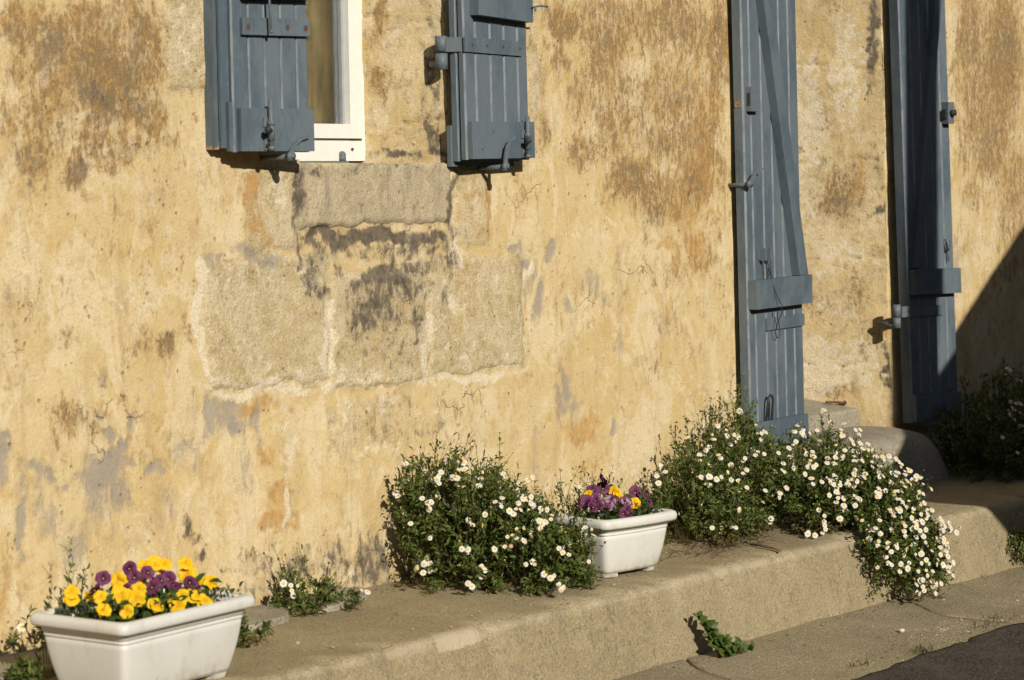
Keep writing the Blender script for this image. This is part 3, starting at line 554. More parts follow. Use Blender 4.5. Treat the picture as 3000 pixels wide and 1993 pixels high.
# rounded cement step below the door
def build_step():
    prof = [(0.14, 0.185), (0.05, 0.190), (-0.05, 0.187), (-0.12, 0.180), (-0.16, 0.168), (-0.185, 0.148), (-0.20, 0.12), (-0.212, 0.07), (-0.225, 0.0), (-0.235, -0.03)]
    n = 72; V = []; x0, x1 = 1.25, 2.245
    for i in range(n+1):
        x = x0+(x1-x0)*i/n
        k = min(1.0, max(0.0, (x1-x)/0.085)); e = math.sqrt(max(0, 1-(1-k)**2)); 
        for (y, z) in prof:
            zz = -0.03+(z+0.03)*(0.12+0.88*e) if z > -0.02 else z
            V.append((x+0.05*(1-z/0.19)*(i/n)**6 + (fbm(np.array(x*8), np.array(z*8), 2)-0.5)*0.012, y+(fbm(np.array(x*9+z*5), np.array(y*9), 3)-0.5)*0.016, zz+(fbm(np.array(x*11+7), np.array(y*11), 3)-0.5)*0.014))
    m = len(prof); F = []
    for i in range(n):
        for j in range(m-1):
            a = i*m+j; F.append((a, a+1, a+m+1, a+m))
    return np_mesh('doorstep', np.array(V), np.array(F)[:, ::-1], True)
tag(link('doorstep', build_step(), STEPC), 'rounded grey cement step below the door threshold, half in shadow', 'step')

# ------------------------------------------------------------------ pavement, gutter, road
def kerb_y(x): return -0.605-0.024*(x+0.6)+0.012*math.sin(x*1.9+0.5)
def build_pavement():
    prof = [(None, 0.12, -0.004), (None, 0.02, 0.0), (None, -0.1, 0.0), (None, -0.25, 0.001), (None, -0.4, 0.0), (None, -0.5, -0.001), (1, 0.032, -0.001), (1, 0.016, -0.002), (1, 0.006, -0.004), (1, -0.001, -0.008), (1, -0.006, -0.014), (1, -0.010, -0.024), (1, -0.015, -0.045), (1, -0.027, -0.09), (1, -0.036, -0.14), (1, -0.046, -0.19), (1, -0.055, -0.24), (1, -0.06, -0.30)]
    xs = np.concatenate([[-9, -7, -5, -4], np.arange(-3.4, 4.2, 0.022), [5, 7, 11]])
    V = []
    for x in xs:
        ky = kerb_y(x)
        for j, (r, y, z) in enumerate(prof):
            yy = y if r is None else ky+y
            nz = (fbm(np.array(x*6), np.array(yy*6+3), 3)-0.5)*0.010 + (fbm(np.array(x*30), np.array(yy*30+z*30), 2)-0.5)*0.003
            ny = (fbm(np.array(x*7+50), np.array(z*9), 3)-0.5)*0.010 + (fbm(np.array(x*34+50), np.array(z*30), 2)-0.5)*0.004 if j > 6 else 0
            ch = max(0.0, float(fbm(np.array(x*16+3), np.array(0.7), 4))-0.56)*0.10 if 7 <= j <= 12 else 0
            V.append((x, yy+ny+ch, z+(nz if j < 10 else 0)-ch*0.8))
    m = len(prof); n = len(xs); I = np.arange(n*m).reshape(n, m)
    F = np.stack([I[:-1, :-1], I[:-1, 1:], I[1:, 1:], I[1:, :-1]], -1).reshape(-1, 4)
    return np_mesh('pavement', np.array(V), F, True)
pav = tag(link('pavement', build_pavement(), CONC), kind='structure')

def gutter_z(y): return -0.212-0.028*max(0, min(1, (-y-0.68)/0.44))
def gutter_slab(xa, xb, ja, jb, parent):
    """a cast length of the gutter between two open joints; ja/jb give the joint line x(y)"""
    ys = np.linspace(-0.60, -1.145, 34); n = max(6, int((xb-xa)/0.03)); V = []; T = [0, .0004, .0025]+[q/n for q in range(1, n)]+[.9975, .9996, 1]; n = len(T)-1
    for i in range(n+1):
        t = T[i]
        for k, y in enumerate(ys):
            x = (xa+ja(y))*(1-t)+(xb+jb(y))*t
            z = gutter_z(y)+(fbm(np.array(x*5), np.array(y*5), 3)-0.5)*0.008+(fbm(np.array(x*40), np.array(y*40), 2)-0.5)*0.002
            if i in (0, n): z -= 0.03
            elif i in (1, n-1): z -= 0.003
            yy = y+((fbm(np.array(x*6), np.array(2.2), 3)-0.5)*0.05 if k == len(ys)-1 else 0)
            V.append((x, yy, z-(0.02 if k == len(ys)-1 else 0)))
    m = len(ys); I = np.arange((n+1)*m).reshape(n+1, m)
    F = np.stack([I[:-1, :-1], I[:-1, 1:], I[1:, 1:], I[1:, :-1]], -1).reshape(-1, 4)
    return link('gutter_slab', np_mesh('gutter_slab', np.array(V), F, True), CONC2, parent)
gut = tag(empty('gutter', (0, -0.9, -0.23)), kind='structure')
def crack(y, s): return 0.012*math.sin(y*23+s)+0.02*math.sin(y*9+s*2)+(0.12*max(0, -0.85-y) if s == 0 else 0)
jA = lambda y: crack(y, 0)-0.28*min(0, y+0.92)*0+(-(y+0.92)*-0.42 if y > -0.92 else 0)
jB = lambda y: crack(y, 3)+(y+0.8)*0.5
zero = lambda y: 0.0
for a, b, f, g in ((-9, -0.175, zero, jB), (-0.168, 0.945, jB, jA), (0.954, 4.0, jA, zero), (4.008, 11, zero, zero)):
    o = gutter_slab(a, b, f, g, gut); o.location = (0, 0.9, 0.23)
bm = bmesh.new()
xs = np.concatenate([[-60, -12], np.arange(-4, 6, 0.05), [14, 70]])
ys = [-1.10, -1.125, -1.15, -1.2, -1.3, -1.5, -2.0, -3, -5, -9, -60]
V = []
for x in xs:
    for k, y in enumerate(ys):
        fine = -4 <= x <= 6
        z = -0.234+0.006*min(1, max(0, (-y-1.12)/0.2))+((fbm(np.array(x*5), np.array(y*5), 3)-0.5)*0.014 if y > -3 else 0)
        yy = y+((fbm(np.array(x*9+3), np.array(1.1), 4)-0.5)*0.07 if k < 4 else 0)
        if k == 0: z -= 0.04
        V.append((x, yy, z))
m = len(ys); I = np.arange(len(xs)*m).reshape(len(xs), m)
F = np.stack([I[:-1, :-1], I[:-1, 1:], I[1:, 1:], I[1:, :-1]], -1).reshape(-1, 4)
tag(link('road', np_mesh('road', np.array(V), F, True), ASPH), kind='structure')
bm.free()
bm = bmesh.new()
vs = [bm.verts.new(p) for p in ((-60, -60, -.45), (70, -60, -.45), (70, 40, -.45), (-60, 40, -.45))]; bm.faces.new(vs)
tag(finish(bm, 'ground', ASPH), kind='structure')

# flat stones let into the pavement along the foot of the wall
def flagstone(cx, cy, pts, z, seed):
    rnd = random.Random(seed); bm = bmesh.new()
    n = 26; top = []; 
    P = [Vector((p[0], p[1], 0)) for p in pts]
    ring = []
    for i in range(len(P)):
        a, b = P[i], P[(i+1) % len(P)]
        k = max(2, int((b-a).length/0.02))
        for j in range(k): ring.append(a.lerp(b, j/k)+Vector((rnd.uniform(-.004, .004), rnd.uniform(-.004, .004), 0)))
    t = [bm.verts.new((p.x, p.y, z+rnd.uniform(-.001, .002))) for p in ring]
    t2 = [bm.verts.new((p.x+(p.x-cx)*0.03, p.y+(p.y-cy)*0.03, z-.006)) for p in ring]
    b = [bm.verts.new((p.x+(p.x-cx)*0.04, p.y+(p.y-cy)*0.04, -.02)) for p in ring]
    bm.faces.new(t)
    N = len(t)
    for A, B in ((t, t2), (t2, b)):
        for i in range(N): bm.faces.new((A[i], B[i], B[(i+1) % N], A[(i+1) % N]))
    return finish(bm, 'flagstone', STEPC, pav)
flagstone(-1.2, -.12, [(-1.42, -.02), (-1.36, -.16), (-1.28, -.19), (-1.14, -.165), (-1.07, -.10), (-1.08, .0), (-1.25, .02)], .016, 1)
flagstone(-.9, -.08, [(-1.05, .0), (-1.04, -.13), (-.97, -.165), (-.84, -.14), (-.76, -.10), (-.72, -.03), (-.75, .02)], .014, 2)
flagstone(-1.9, -.1, [(-2.3, .04), (-2.3, -.16), (-2.08, -.20), (-1.9, -.19), (-1.72, -.13), (-1.7, .02)], .022, 3)
# ------------------------------------------------------------------ shutters (u along the leaf, v out of it = -y, z up)
def chamfer_board(u0, u1, v0, v1, z0, z1, c, lean, zb, name='board', parent=None, jit=0.0):
    """one tongue-and-groove board with chamfered long edges on its face (v0 = face)"""
    bm = bmesh.new()
    sec = [(u0, v0+c), (u0+c, v0), (u1-c, v0), (u1, v0+c), (u1, v1), (u0, v1)]
    zs = np.linspace(z0, z1, 9)
    rings = []
    for z in zs:
        w = jit*math.sin(z*5+u0*40)
        rings.append([bm.verts.new((u+w-lean*(z-zb), v+w*.6, z-zb)) for (u, v) in sec])
    for i in range(len(rings)-1):
        for k in range(6):
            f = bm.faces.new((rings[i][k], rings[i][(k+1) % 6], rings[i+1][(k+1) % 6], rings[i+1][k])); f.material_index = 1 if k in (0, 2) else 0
    bm.faces.new(rings[0][::-1]); bm.faces.new(rings[-1])
    return finish(bm, name, [PAINT, WORN_LIT], parent)

def wear(o, fn):
    """rubbed paint (red) and bare wood (green) on the vertices of a part"""
    me = o.data; a = me.attributes.new('wear', 'FLOAT_COLOR', 'POINT')
    for i, v in enumerate(me.vertices):
        e, w = fn(v.co); a.data[i].color = (e, w, 0, 1)

def rail(parent, name, pts, v0, v1, lean, zb, bev=0.004, mat=None, cuts=0, label=None):
    """a flat piece on the leaf: pts = outline (u, z) anticlockwise seen from the front"""
    bm = bmesh.new()
    f = [bm.verts.new((u-lean*(z-zb), v0, z-zb)) for (u, z) in pts]; b = [bm.verts.new((u-lean*(z-zb), v1, z-zb)) for (u, z) in pts]
    bm.faces.new(f); bm.faces.new(b[::-1]); n = len(pts)
    for i in range(n): bm.faces.new((f[i], b[i], b[(i+1) % n], f[(i+1) % n]))
    return finish(bm, name, mat or PAINT, parent, bevel=bev)
def R4(u0, u1, z0, z1, s=0.0): return [(u0, z0), (u1, z0+s), (u1, z1+s), (u0, z1)]

def screws(parent, spots, v, lean, zb, mat=None):
    me = None
    for (u, z, r) in spots:
        if me is None:
            bm = bmesh.new(); tube(bm, [(0, 0, 0), (0, -.0015, 0)], .0045, 8)
            bmesh.ops.recalc_face_normals(bm, faces=bm.faces); me = bpy.data.meshes.new('screw'); bm.to_mesh(me); bm.free()
        o = link('screw', me, mat or RUSTY, parent); o.location = (u-lean*(z-zb), v, z-zb); o.scale = (r/.0045, 1, r/.0045*1.2)

def bolt(parent, u, v, z0, z1, lean, zb):
    """long upright bar bolt in its sleeve, with keeper plate and thumb lever"""
    e = empty('shutter_bolt'); e.parent = parent; e.location = (u-lean*((z0+z1)/2-zb), v, z0-zb)
    h = z1-z0
    bm = bmesh.new(); tube(bm, [(0, -.012, 0.0), (0, -.012, h*.99)], .0062, 10); bmesh.ops.create_uvsphere(bm, u_segments=8, v_segments=6, radius=.0062, matrix=Matrix.Translation((0, -.012, h)))
    finish(bm, 'rod', IRON, e, True)
    bm = bmesh.new(); tube(bm, [(0, -.012, h*.02), (0, -.012, h*.10)], .0085, 10); tube(bm, [(0, -.012, h*.22), (0, -.012, h*.60)], .0088, 10); tube(bm, [(0, -.012, h*.52), (0, -.012, h*.62)], .0098, 10)
    finish(bm, 'sleeve', IRON, e, True)
    bm = bmesh.new(); box(bm, -.016, .013, -.004, -.0005, h*.03, h*.30); finish(bm, 'keeper_plate', IRON, e, bevel=.001)
    bm = bmesh.new(); box(bm, -.018, .010, -.004, -.0005, h*.50, h*.70); finish(bm, 'keeper_plate', IRON, e, bevel=.001)
    bm = bmesh.new(); tube(bm, [(0, -.014, h*.42), (-.012, -.024, h*.42), (-.024, -.030, h*.43)], [.004, .005, .0085], 8); bmesh.ops.create_uvsphere(bm, u_segments=8, v_segments=6, radius=.0095, matrix=Matrix.Translation((-.026, -.031, h*.432)))
    tube(bm, [(-.006, -.012, h*.20), (-.014, -.016, h*.16), (-.016, -.016, h*.12), (-.010, -.014, h*.12)], .0022, 6)
    finish(bm, 'thumb_lever', DARKIRON, e, True)
    return e

def stay(name, label, base, length, blade, grp):
    """wall stay: a spike driven into the wall with a swinging blade at its tip"""
    e = empty(name, base); tag(e, label, 'shutter stay', grp)
    bm = bmesh.new(); tube(bm, [(0, .02, 0), (0, -length*.5, .001), (0, -length, .003)], [.0065, .0068, .0075], 10); finish(bm, 'spike', IRON, e, True)
    bm = bmesh.new(); tube(bm, [(0, -length+.006, .003), (0, -length-.007, .003)], .012, 14); tube(bm, [(0, -length-.007, .003), (0, -length-.011, .003)], .006, 10)
    finish(bm, 'pivot', IRON, e, True)
    bm = bmesh.new(); L = []; 
    pts = [Vector(p) for p in blade]
    for i, p in enumerate(pts):
        t = (pts[min(i+1, len(pts)-1)]-pts[max(0, i-1)]).normalized(); s = Vector((0, 1, 0)).cross(t).normalized()
        w = 0.0075*(1.15-0.75*i/(len(pts)-1)); q = Vector((p.x, p.y-length, p.z+.003))
        L.append([bm.verts.new(q+s*w+Vector((0, -.002, 0))), bm.verts.new(q-s*w+Vector((0, -.002, 0))), bm.verts.new(q-s*w+Vector((0, .002, 0))), bm.verts.new(q+s*w+Vector((0, .002, 0)))])
    for i in range(len(L)-1):
        for k in range(4): bm.faces.new((L[i][k], L[i][(k+1) % 4], L[i+1][(k+1) % 4], L[i+1][k]))
    bm.faces.new(L[0][::-1]); bm.faces.new(L[-1]); finish(bm, 'blade', IRON, e)
    return e

# ---- right window shutter
ZB = 1.150
sr = empty('window_shutter', (-.26, -.072, ZB), math.radians(3))
tag(sr, 'blue-grey wooden shutter on the right side of the window, strap hinge on its left edge', 'shutter', 'folding shutters of the window')
LN = 0.018
for i, (a, b) in enumerate([(-.022, .030), (.031, .101), (.102, .168), (.169, .235), (.236, .286)]):
    chamfer_board(a, b, 0, .019, 1.156, 2.5, .0048, LN, ZB, 'board', sr, .0006)
chamfer_board(-.026, .27, .026, .046, 1.152, 2.5, .002, LN, ZB, 'back_leaf', sr)
o = rail(sr, 'bottom_rail', R4(-.017, .289, 1.158, 1.262, .003), -.016, -.0005, LN, ZB, .002)
rail(sr, 'bottom_rail', R4(-.034, .27, 1.138, 1.252), .0465, .060, LN, ZB, .002)
rail(sr, 'middle_rail', R4(.010, .276, 1.557, 1.72, -.009), -.030, -.0005, LN, ZB, .012)
st = rail(sr, 'strap', R4(-.026, .250, 1.455, 1.496, -.003), -.0065, -.0005, LN, ZB, .0015)
bm = bmesh.new(); box(bm, -.048, -.020, -.0066, -.001, 1.456-ZB, 1.496-ZB, lambda q: (q[0], q[1]+max(0, -.020-q[0])*1.9, q[2])); finish(bm, 'strap_end', PAINT, sr, bevel=.001)
bm = bmesh.new(); tube(bm, [(-.045, .066, 1.458-ZB), (-.045, .066, 1.500-ZB)], .0175, 14); finish(bm, 'hinge_knuckle', IRON, sr, True)
bm = bmesh.new(); tube(bm, [(-.045, .066, 1.408-ZB), (-.045, .066, 1.452-ZB)], .0175, 14); tube(bm, [(-.045, .066, 1.44-ZB), (-.045, .066, 1.465-ZB)], .007, 8); tube(bm, [(-.045, .066, 1.425-ZB), (-.02, .12, 1.425-ZB)], .010, 8); finish(bm, 'hinge_pintle', IRON, sr, True)
screws(sr, [(.008, 1.475, .0035), (.078, 1.475, .0035), (.158, 1.475, .004), (.24, 1.473, .0035)], -.0066, LN, ZB)
screws(sr, [(.085, 1.235, .002), (.03, 1.185, .002), (.295, 1.178, .002)], -.0162, LN, ZB)
bolt(sr, .237, -.016, 1.159, 1.276, LN, ZB)
bm = bmesh.new(); tube(bm, [(.26, -.031, 1.588-ZB), (.262, -.045, 1.592-ZB), (.275, -.052, 1.594-ZB), (.312, -.05, 1.594-ZB)], .003, 8); tube(bm, [(.262, -.042, 1.592-ZB), (.258, -.045, 1.58-ZB)], .003, 8)
finish(bm, 'hook', IRON, sr, True)
stay('shutter_stay', 'grey iron stay in the wall under the right window shutter, blade turned upright', (-.142, 0.0, 1.133), .098, [(0, 0, 0), (0, -.002, .03), (.004, -.004, .055), (.018, -.006, .075), (.036, -.008, .085)], 'iron stays that hold the shutters back')

# ---- left window shutter
ZL = 1.170
sl_ = empty('window_shutter', (-1.15, -.068, ZL), math.radians(-6))
tag(sl_, 'blue-grey wooden shutter at the left of the white window, overlapping its glass', 'shutter', 'folding shutters of the window')
LL = 0.004
for i, (a, b) in enumerate([(-.038, .0145), (.0155, .0665), (.0675, .1205), (.1215, .1725), (.1735, .212)]):
    chamfer_board(a, b, 0, .016, 1.176, 2.5, .0042, LL, ZL, 'board', sl_, .0005)
rail(sl_, 'bottom_rail', R4(-.028, .212, 1.178, 1.285), -.017, -.0005, LL, ZL, .002)
rail(sl_, 'middle_rail', R4(-.011, .208, 1.467, 1.510, .003), -.012, -.0005, LL, ZL, .003)
rail(sl_, 'middle_rail', R4(-.011, .206, 1.556, 1.70, .006), -.024, -.0005, LL, ZL, .008)
def back(name, x0, x1, y0, y1, z0, z1, wearfn=None):
    bm = bmesh.new(); box(bm, x0+1.15, x1+1.15, y0+.068, y1+.068, z0-ZL, z1-ZL)
    bmesh.ops.rotate(bm, cent=(0, 0, 0), matrix=Matrix.Rotation(math.radians(6), 3, 'Z'), verts=bm.verts)
    bmesh.ops.subdivide_edges(bm, edges=[e for e in bm.edges if abs(e.verts[0].co.z-e.verts[1].co.z) > .2], cuts=24)
    o = finish(bm, name, PAINT, sl_, bevel=0)
    if wearfn: wear(o, wearfn)
    return o
back('back_leaf', -1.228, -0.98, -.038, -.004, 1.183, 2.5, lambda c: (0.25, 0.9 if c.z < .05 else 0.0))
back('back_leaf', -1.217, -0.98, -.050, -.042, 1.186, 2.5, lambda c: (0.3, 0.25 if c.z < .2 else 0))
rail(sl_, 'bottom_rail', R4(-.052, -.040, 1.178, 1.30), .0, .012, LL, ZL, .002)
screws(sl_, [(.008, 1.488, .006), (.136, 1.490, .006), (.196, 1.490, .0065)], -.0122, LL, ZL)
bolt(sl_, .059, -.017, 1.178, 1.300, LL, ZL)
bm = bmesh.new(); tube(bm, [(.060, -.028, 1.66-ZL), (.061, -.030, 1.56-ZL), (.061, -.034, 1.476-ZL)], .0032, 8); bmesh.ops.create_uvsphere(bm, u_segments=8, v_segments=6, radius=.0052, matrix=Matrix.Translation((.061, -.035, 1.476-ZL)))
finish(bm, 'hook_rod', IRON, sl_, True)
stay('shutter_stay', 'grey iron stay under the left window shutter, blade tilted towards the white window', (-1.028, 0.0, 1.162), .105, [(0, 0, 0), (.004, -.002, .018), (.016, -.004, .034), (.036, -.006, .045), (.062, -.008, .050)], 'iron stays that hold the shutters back')

# ---- left door shutter
ZD = 0.20
d1 = empty('door_shutter', (1.19, -.058, ZD), math.radians(4))
tag(d1, 'sunlit blue-grey plank shutter left of the doorway with a slanting brace and a hanging wire', 'shutter', 'plank shutters of the doorway')
LD = 0.031; off = 0.0
E = [.003, .052, .127, .194, .259, .326, .392]
for i in range(6):
    chamfer_board(E[i]+.0005, E[i+1]-.0005, 0, .035, .235, 2.45, .0055, LD, .36, 'board', d1, .0006)
for ch in list(d1.children): ch.location.z = .36-ZD
def z1(z): return z
def rail1(name, pts, v0, v1, bev, mat=None):
    o = rail(d1, name, pts, v0, v1, LD, .36, bev, mat); o.location.z = .36-ZD; return o
k = lambda z: LD*(z-.36)
mr = rail1('middle_rail', [(-.004+k(.7), .664), (.394+k(.7), .667), (.394+k(.7), .764), (-.004+k(.7), .759)], -.032, -.0005, .008)
rail1('cover_strip', R4(.109+k(.6), .382+k(.6), .588, .629, .002), -.007, -.0005, .0015)
rail1('bottom_rail', R4(.002, .376, .20, .289), -.020, -.0005, .004)
rail1('brace', [(.305+k(.767), .765), (.368+k(.767), .765), (.168+k(1.52), 1.52), (-.047+.076+k(2.1), 2.1), (-.047+k(2.1), 2.1), (.063+k(1.675), 1.675)], -.030, -.0005, .003)
rail1('top_rail', R4(.0+k(2.2), .43+k(2.2), 2.1, 2.2), -.032, -.0005, .008)
# bare patch, lock box, keepers, ring, wire
bm = bmesh.new(); box(bm, .022, .078, -.020, -.0005, 1.312-ZD, 1.392-ZD); finish(bm, 'lock_box', IRON, d1, bevel=.006, seg=3).location.x = -LD*1.0
bm = bmesh.new(); box(bm, .0212, .026, -.0155, -.0045, 1.33-ZD, 1.372-ZD); finish(bm, 'lock_slot', DARKIRON, d1).location.x = -LD*1.0
bm = bmesh.new(); box(bm, .0022, .0040, .006, .031, 1.325-ZD, 1.352-ZD); o = finish(bm, 'bare_patch', mat_plain('bare_wood', (.21, .165, .125), .8, .5, 120), d1); o.location.x = -LD*.985
bm = bmesh.new()
for u in (.082, .118):
    box(bm, u, u+.010, -.026, -.0005, .822-ZD, .862-ZD)
box(bm, .076, .136, -.004, -.0006, .826-ZD, .858-ZD); finish(bm, 'latch_keeper', IRON, d1, bevel=.002).location.x = -LD*.48
bm = bmesh.new(); tube(bm, [(0.082, -.02, .835-ZD), (0.084, -.03, .80-ZD), (0.097, -.028, .775-ZD), (0.107, -.03, .745-ZD), (0.122, -.04, .70-ZD), (0.134, -.052, .67-ZD), (0.144, -.044, .645-ZD), (0.140, -.03, .61-ZD), (0.144, -.02, .585-ZD), (0.154, -.018, .566-ZD), (0.170, -.018, .56-ZD), (0.180, -.018, .57-ZD), (0.174, -.02, .60-ZD), (0.154, -.022, .635-ZD), (0.144, -.03, .655-ZD)], .0015, 5)
tube(bm, [(0.077, -.02, .83-ZD), (0.080, -.022, .79-ZD), (0.086, -.02, .765-ZD), (0.094, -.024, .80-ZD), (0.098, -.024, .78-ZD), (0.090, -.02, .76-ZD)], .0014, 5)
tube(bm, [(0.114, -.02, .83-ZD), (0.113, -.022, .78-ZD), (0.116, -.026, .765-ZD)], .0014, 5)
finish(bm, 'hanging_wire', DARKIRON, d1, True)
bm = bmesh.new()
tube(bm, [(.089, -.010, .28-ZD)]+[(.106-.017*math.cos(a), -.020, .352-ZD+.022*math.sin(a)) for a in np.linspace(0, math.pi, 9)]+[(.123, -.012, .27-ZD)], .0038, 8)
finish(bm, 'ring_handle', DARKIRON, d1, True)
screws(d1, [(.04, .72, .003), (.16, .722, .003), (.36, .724, .003)], -.0325, LD, .36, PAINT)
for ch in d1.children:
    if ch.name.startswith('screw'): ch.location.z += .36-ZD
stay('shutter_stay', 'grey iron stay holding the free left edge of the sunlit door shutter', (1.168, 0.0, 1.072), .078, [(0, 0, 0), (.008, -.004, .016), (.026, -.008, .036), (.052, -.010, .048), (.074, -.010, .050)], 'iron stays that hold the shutters back')

# ---- right door shutter
d2 = empty('door_shutter', (2.246, -.085, ZD), math.radians(-9))
tag(d2, 'shaded blue-grey plank shutter right of the doorway, dark shadow down its middle', 'shutter', 'plank shutters of the doorway')
LE = 0.046
E = [-.002, .055, .110, .165, .222, .276]
for i in range(5):
    o = chamfer_board(E[i]+.0004, E[i+1]-.0004, 0, .044, .196, 2.45, .0045, LE, .2, 'board', d2, .0005); o.location.z = 0
k2 = lambda z: LE*(z-.2)
def rail2(name, pts, v0, v1, bev, mat=None): return rail(d2, name, pts, v0, v1, LE, .2, bev, mat)
rail2('middle_rail', [(-.021+k2(.71), .666), (.252+k2(.71), .662), (.252+k2(.71), .754), (-.021+k2(.71), .757)], -.030, -.0005, .008)
rail2('bottom_rail', R4(-.001, .272, .202, .302, -.006), -.018, -.0005, .003)
rail2('brace', [(-.015+k2(.76), .7625), (.024+k2(.76), .7625), (.155+k2(1.732), 1.732), (.19+k2(2.1), 2.1), (.15+k2(2.1), 2.1), (.118+k2(1.732), 1.732)], -.020, -.0005, .003)
rail2('top_rail', R4(-.0+k2(2.2), .29+k2(2.2), 2.1, 2.2), -.032, -.0005, .008)
rail2('strap', R4(-.02+k2(.6), .172+k2(.6), .586, .624, -.003), -.0065, -.0006, .0015)
bm = bmesh.new(); box(bm, -.068, -.019, -.0066, -.001, .586-ZD, .625-ZD); finish(bm, 'strap_end', IRON, d2, bevel=.001)
bm = bmesh.new(); tube(bm, [(-.076, .012, .588-ZD), (-.076, .012, .632-ZD)], .0145, 14); finish(bm, 'hinge_knuckle', IRON, d2, True)
bm = bmesh.new(); tube(bm, [(-.076, .012, .548-ZD), (-.076, .012, .585-ZD)], .0145, 14); tube(bm, [(-.076, .012, .56-ZD), (-.070, .10, .56-ZD)], .008, 8); finish(bm, 'hinge_pintle', IRON, d2, True)
screws(d2, [(-.03+.018, .606, .005)], -.0068, LE, .2)
bm = bmesh.new(); box(bm, .243, .279, -.030, -.0005, 1.283-ZD, 1.362-ZD); o = finish(bm, 'lock_box', IRON, d2, bevel=.005, seg=3); o.location.x = -k2(1.32)-.014
bm = bmesh.new(); tube(bm, [(.262, -.028, 1.322-ZD), (.262, -.046, 1.322-ZD)], .0115, 12); tube(bm, [(.262, -.046, 1.322-ZD), (.262, -.049, 1.322-ZD)], .0075, 12); o = finish(bm, 'lock_cylinder', DARKIRON, d2, True); o.location.x = -k2(1.32)-.014
bm = bmesh.new(); box(bm, .232, .243, -.026, -.008, 1.302-ZD, 1.335-ZD); o = finish(bm, 'latch_bolt', DARKIRON, d2, bevel=.001); o.location.x = -k2(1.32)-.014
bm = bmesh.new(); tube(bm, [(.215, -.004, .86-ZD), (.215, -.018, .85-ZD), (.220, -.018, .82-ZD), (.235, -.018, .83-ZD), (.235, -.018, .86-ZD)], .0035, 6); tube(bm, [(.228, -.006, .86-ZD), (.228, -.014, .78-ZD)], .003, 6); o = finish(bm, 'hook', IRON, d2, True); o.location.x = -k2(.82)
for ch in d2.children:
    pass

# ------------------------------------------------------------------ white plastic planters
def rrect(a, b, r, n=4, bow=0.0, m=10):
    pts = []
    cs = [(a-r, -b+r, -90), (a-r, b-r, 0), (-a+r, b-r, 90), (-a+r, -b+r, 180)]
    for i, (cx, cy, an) in enumerate(cs):
        for j in range(n+1):
            t = math.radians(an+90*j/n); pts.append([cx+r*math.cos(t), cy+r*math.sin(t)])
        nx = cs[(i+1) % 4]; t = math.radians(an+90); p = pts[-1]; q = [nx[0]+r*math.cos(t), nx[1]+r*math.sin(t)]
        for j in range(1, m): pts.append([p[0]+(q[0]-p[0])*j/m, p[1]+(q[1]-p[1])*j/m])
    for p in pts:
        if abs(p[1]) > b*0.85: p[1] += math.copysign(bow*max(0, 1-(p[0]/a)**2), p[1])
    return pts
def loft(bm, rings, close_top=False, close_bot=False):
    R = [[bm.verts.new(p) for p in r] for r in rings]; n = len(R[0])
    for i in range(len(R)-1):
        for k in range(n): bm.faces.new((R[i][k], R[i][(k+1) % n], R[i+1][(k+1) % n], R[i+1][k]))
    if close_bot: bm.faces.new(R[0][::-1])
    if close_top: bm.faces.new(R[-1])
def planter(name, label, loc, rz, A, B, a, b, H, bow=0.0):
    """A, B half length and width at the rim; a, b at the base"""
    t = empty(name, loc, rz); tag(t, label, 'planter', 'white plastic flower troughs')
    def ring(f, z, d=0.0, r=.016):
        # the sides belly outwards a little between base and rim
        g = f+0.20*math.sin(math.pi*f)*(1-f*.35)
        return [(p[0], p[1], z) for p in rrect(a+(A-.018-a)*g+d, b+(B-.018-b)*g+d, r, 4, bow*(0.3+.7*f))]
    zs = np.linspace(.012, H*.70, 12); bm = bmesh.new(); L = []
    for z in zs: L.append(ring(z/H*1.04, z))
    gz = H*.70
    for (dz, d) in ((.001, -.0013), (.003, -.0013), (.004, .001), (.0085, .001), (.0095, -.0012), (.0115, -.0012), (.0125, .0016), (H*.17, .003), (H*.215, .003)):
        L.append(ring((gz+dz)/H*1.04, gz+dz, d))
    loft(bm, L, False, True); finish(bm, 'body', PLAST, t, True)
    bm = bmesh.new()
    def rr(d, z, r=.020): return [(p[0], p[1], z) for p in rrect(A+d, B+d, r, 5, bow)]
    loft(bm, [rr(-.022, H-.026), rr(-.004, H-.027), rr(-.001, H-.022), rr(0, H-.012), rr(-.003, H-.004), rr(-.009, H-.0005), rr(-.016, H), rr(-.024, H-.003), rr(-.028, H-.012), rr(-.034, H-.05)])
    finish(bm, 'rim', PLAST, t, True)
    bm = bmesh.new(); bm.faces.new([bm.verts.new((p[0], p[1], H-.032)) for p in rrect(A-.030, B-.030, .018, 3, bow)])
    finish(bm, 'soil', SOIL, t)
    for sx in (-1, 1):
        for sy in (-1, 1):
            bm = bmesh.new(); L = []
            for z in (0.0, .013):
                f = z/H*1.04; g = f+0.20*math.sin(math.pi*f)
                aa = a+(A-.018-a)*g-.0003; bb = b+(B-.018-b)*g-.0003; c = .055*A/.2
                L.append([(sx*aa, sy*(bb-.014), z), (sx*(aa-.014), sy*bb, z), (sx*(aa-c), sy*bb, z), (sx*(aa-c), sy*(bb-.05), z), (sx*aa, sy*(bb-.05), z)])
            loft(bm, L, True, True); finish(bm, 'foot', PLAST, t)
    return t
P1 = planter('planter', 'large white plastic flower trough of yellow and purple pansies at the lower left', (-1.872, -.432, 0.0), math.radians(3.5), .215, .145, .165, .095, .18)
P2 = planter('planter', 'smaller white plastic flower trough with purple pansies between the two daisy bushes', (-.066, -.412, 0.0), math.radians(-8), .152, .102, .101, .060, .167, .012)
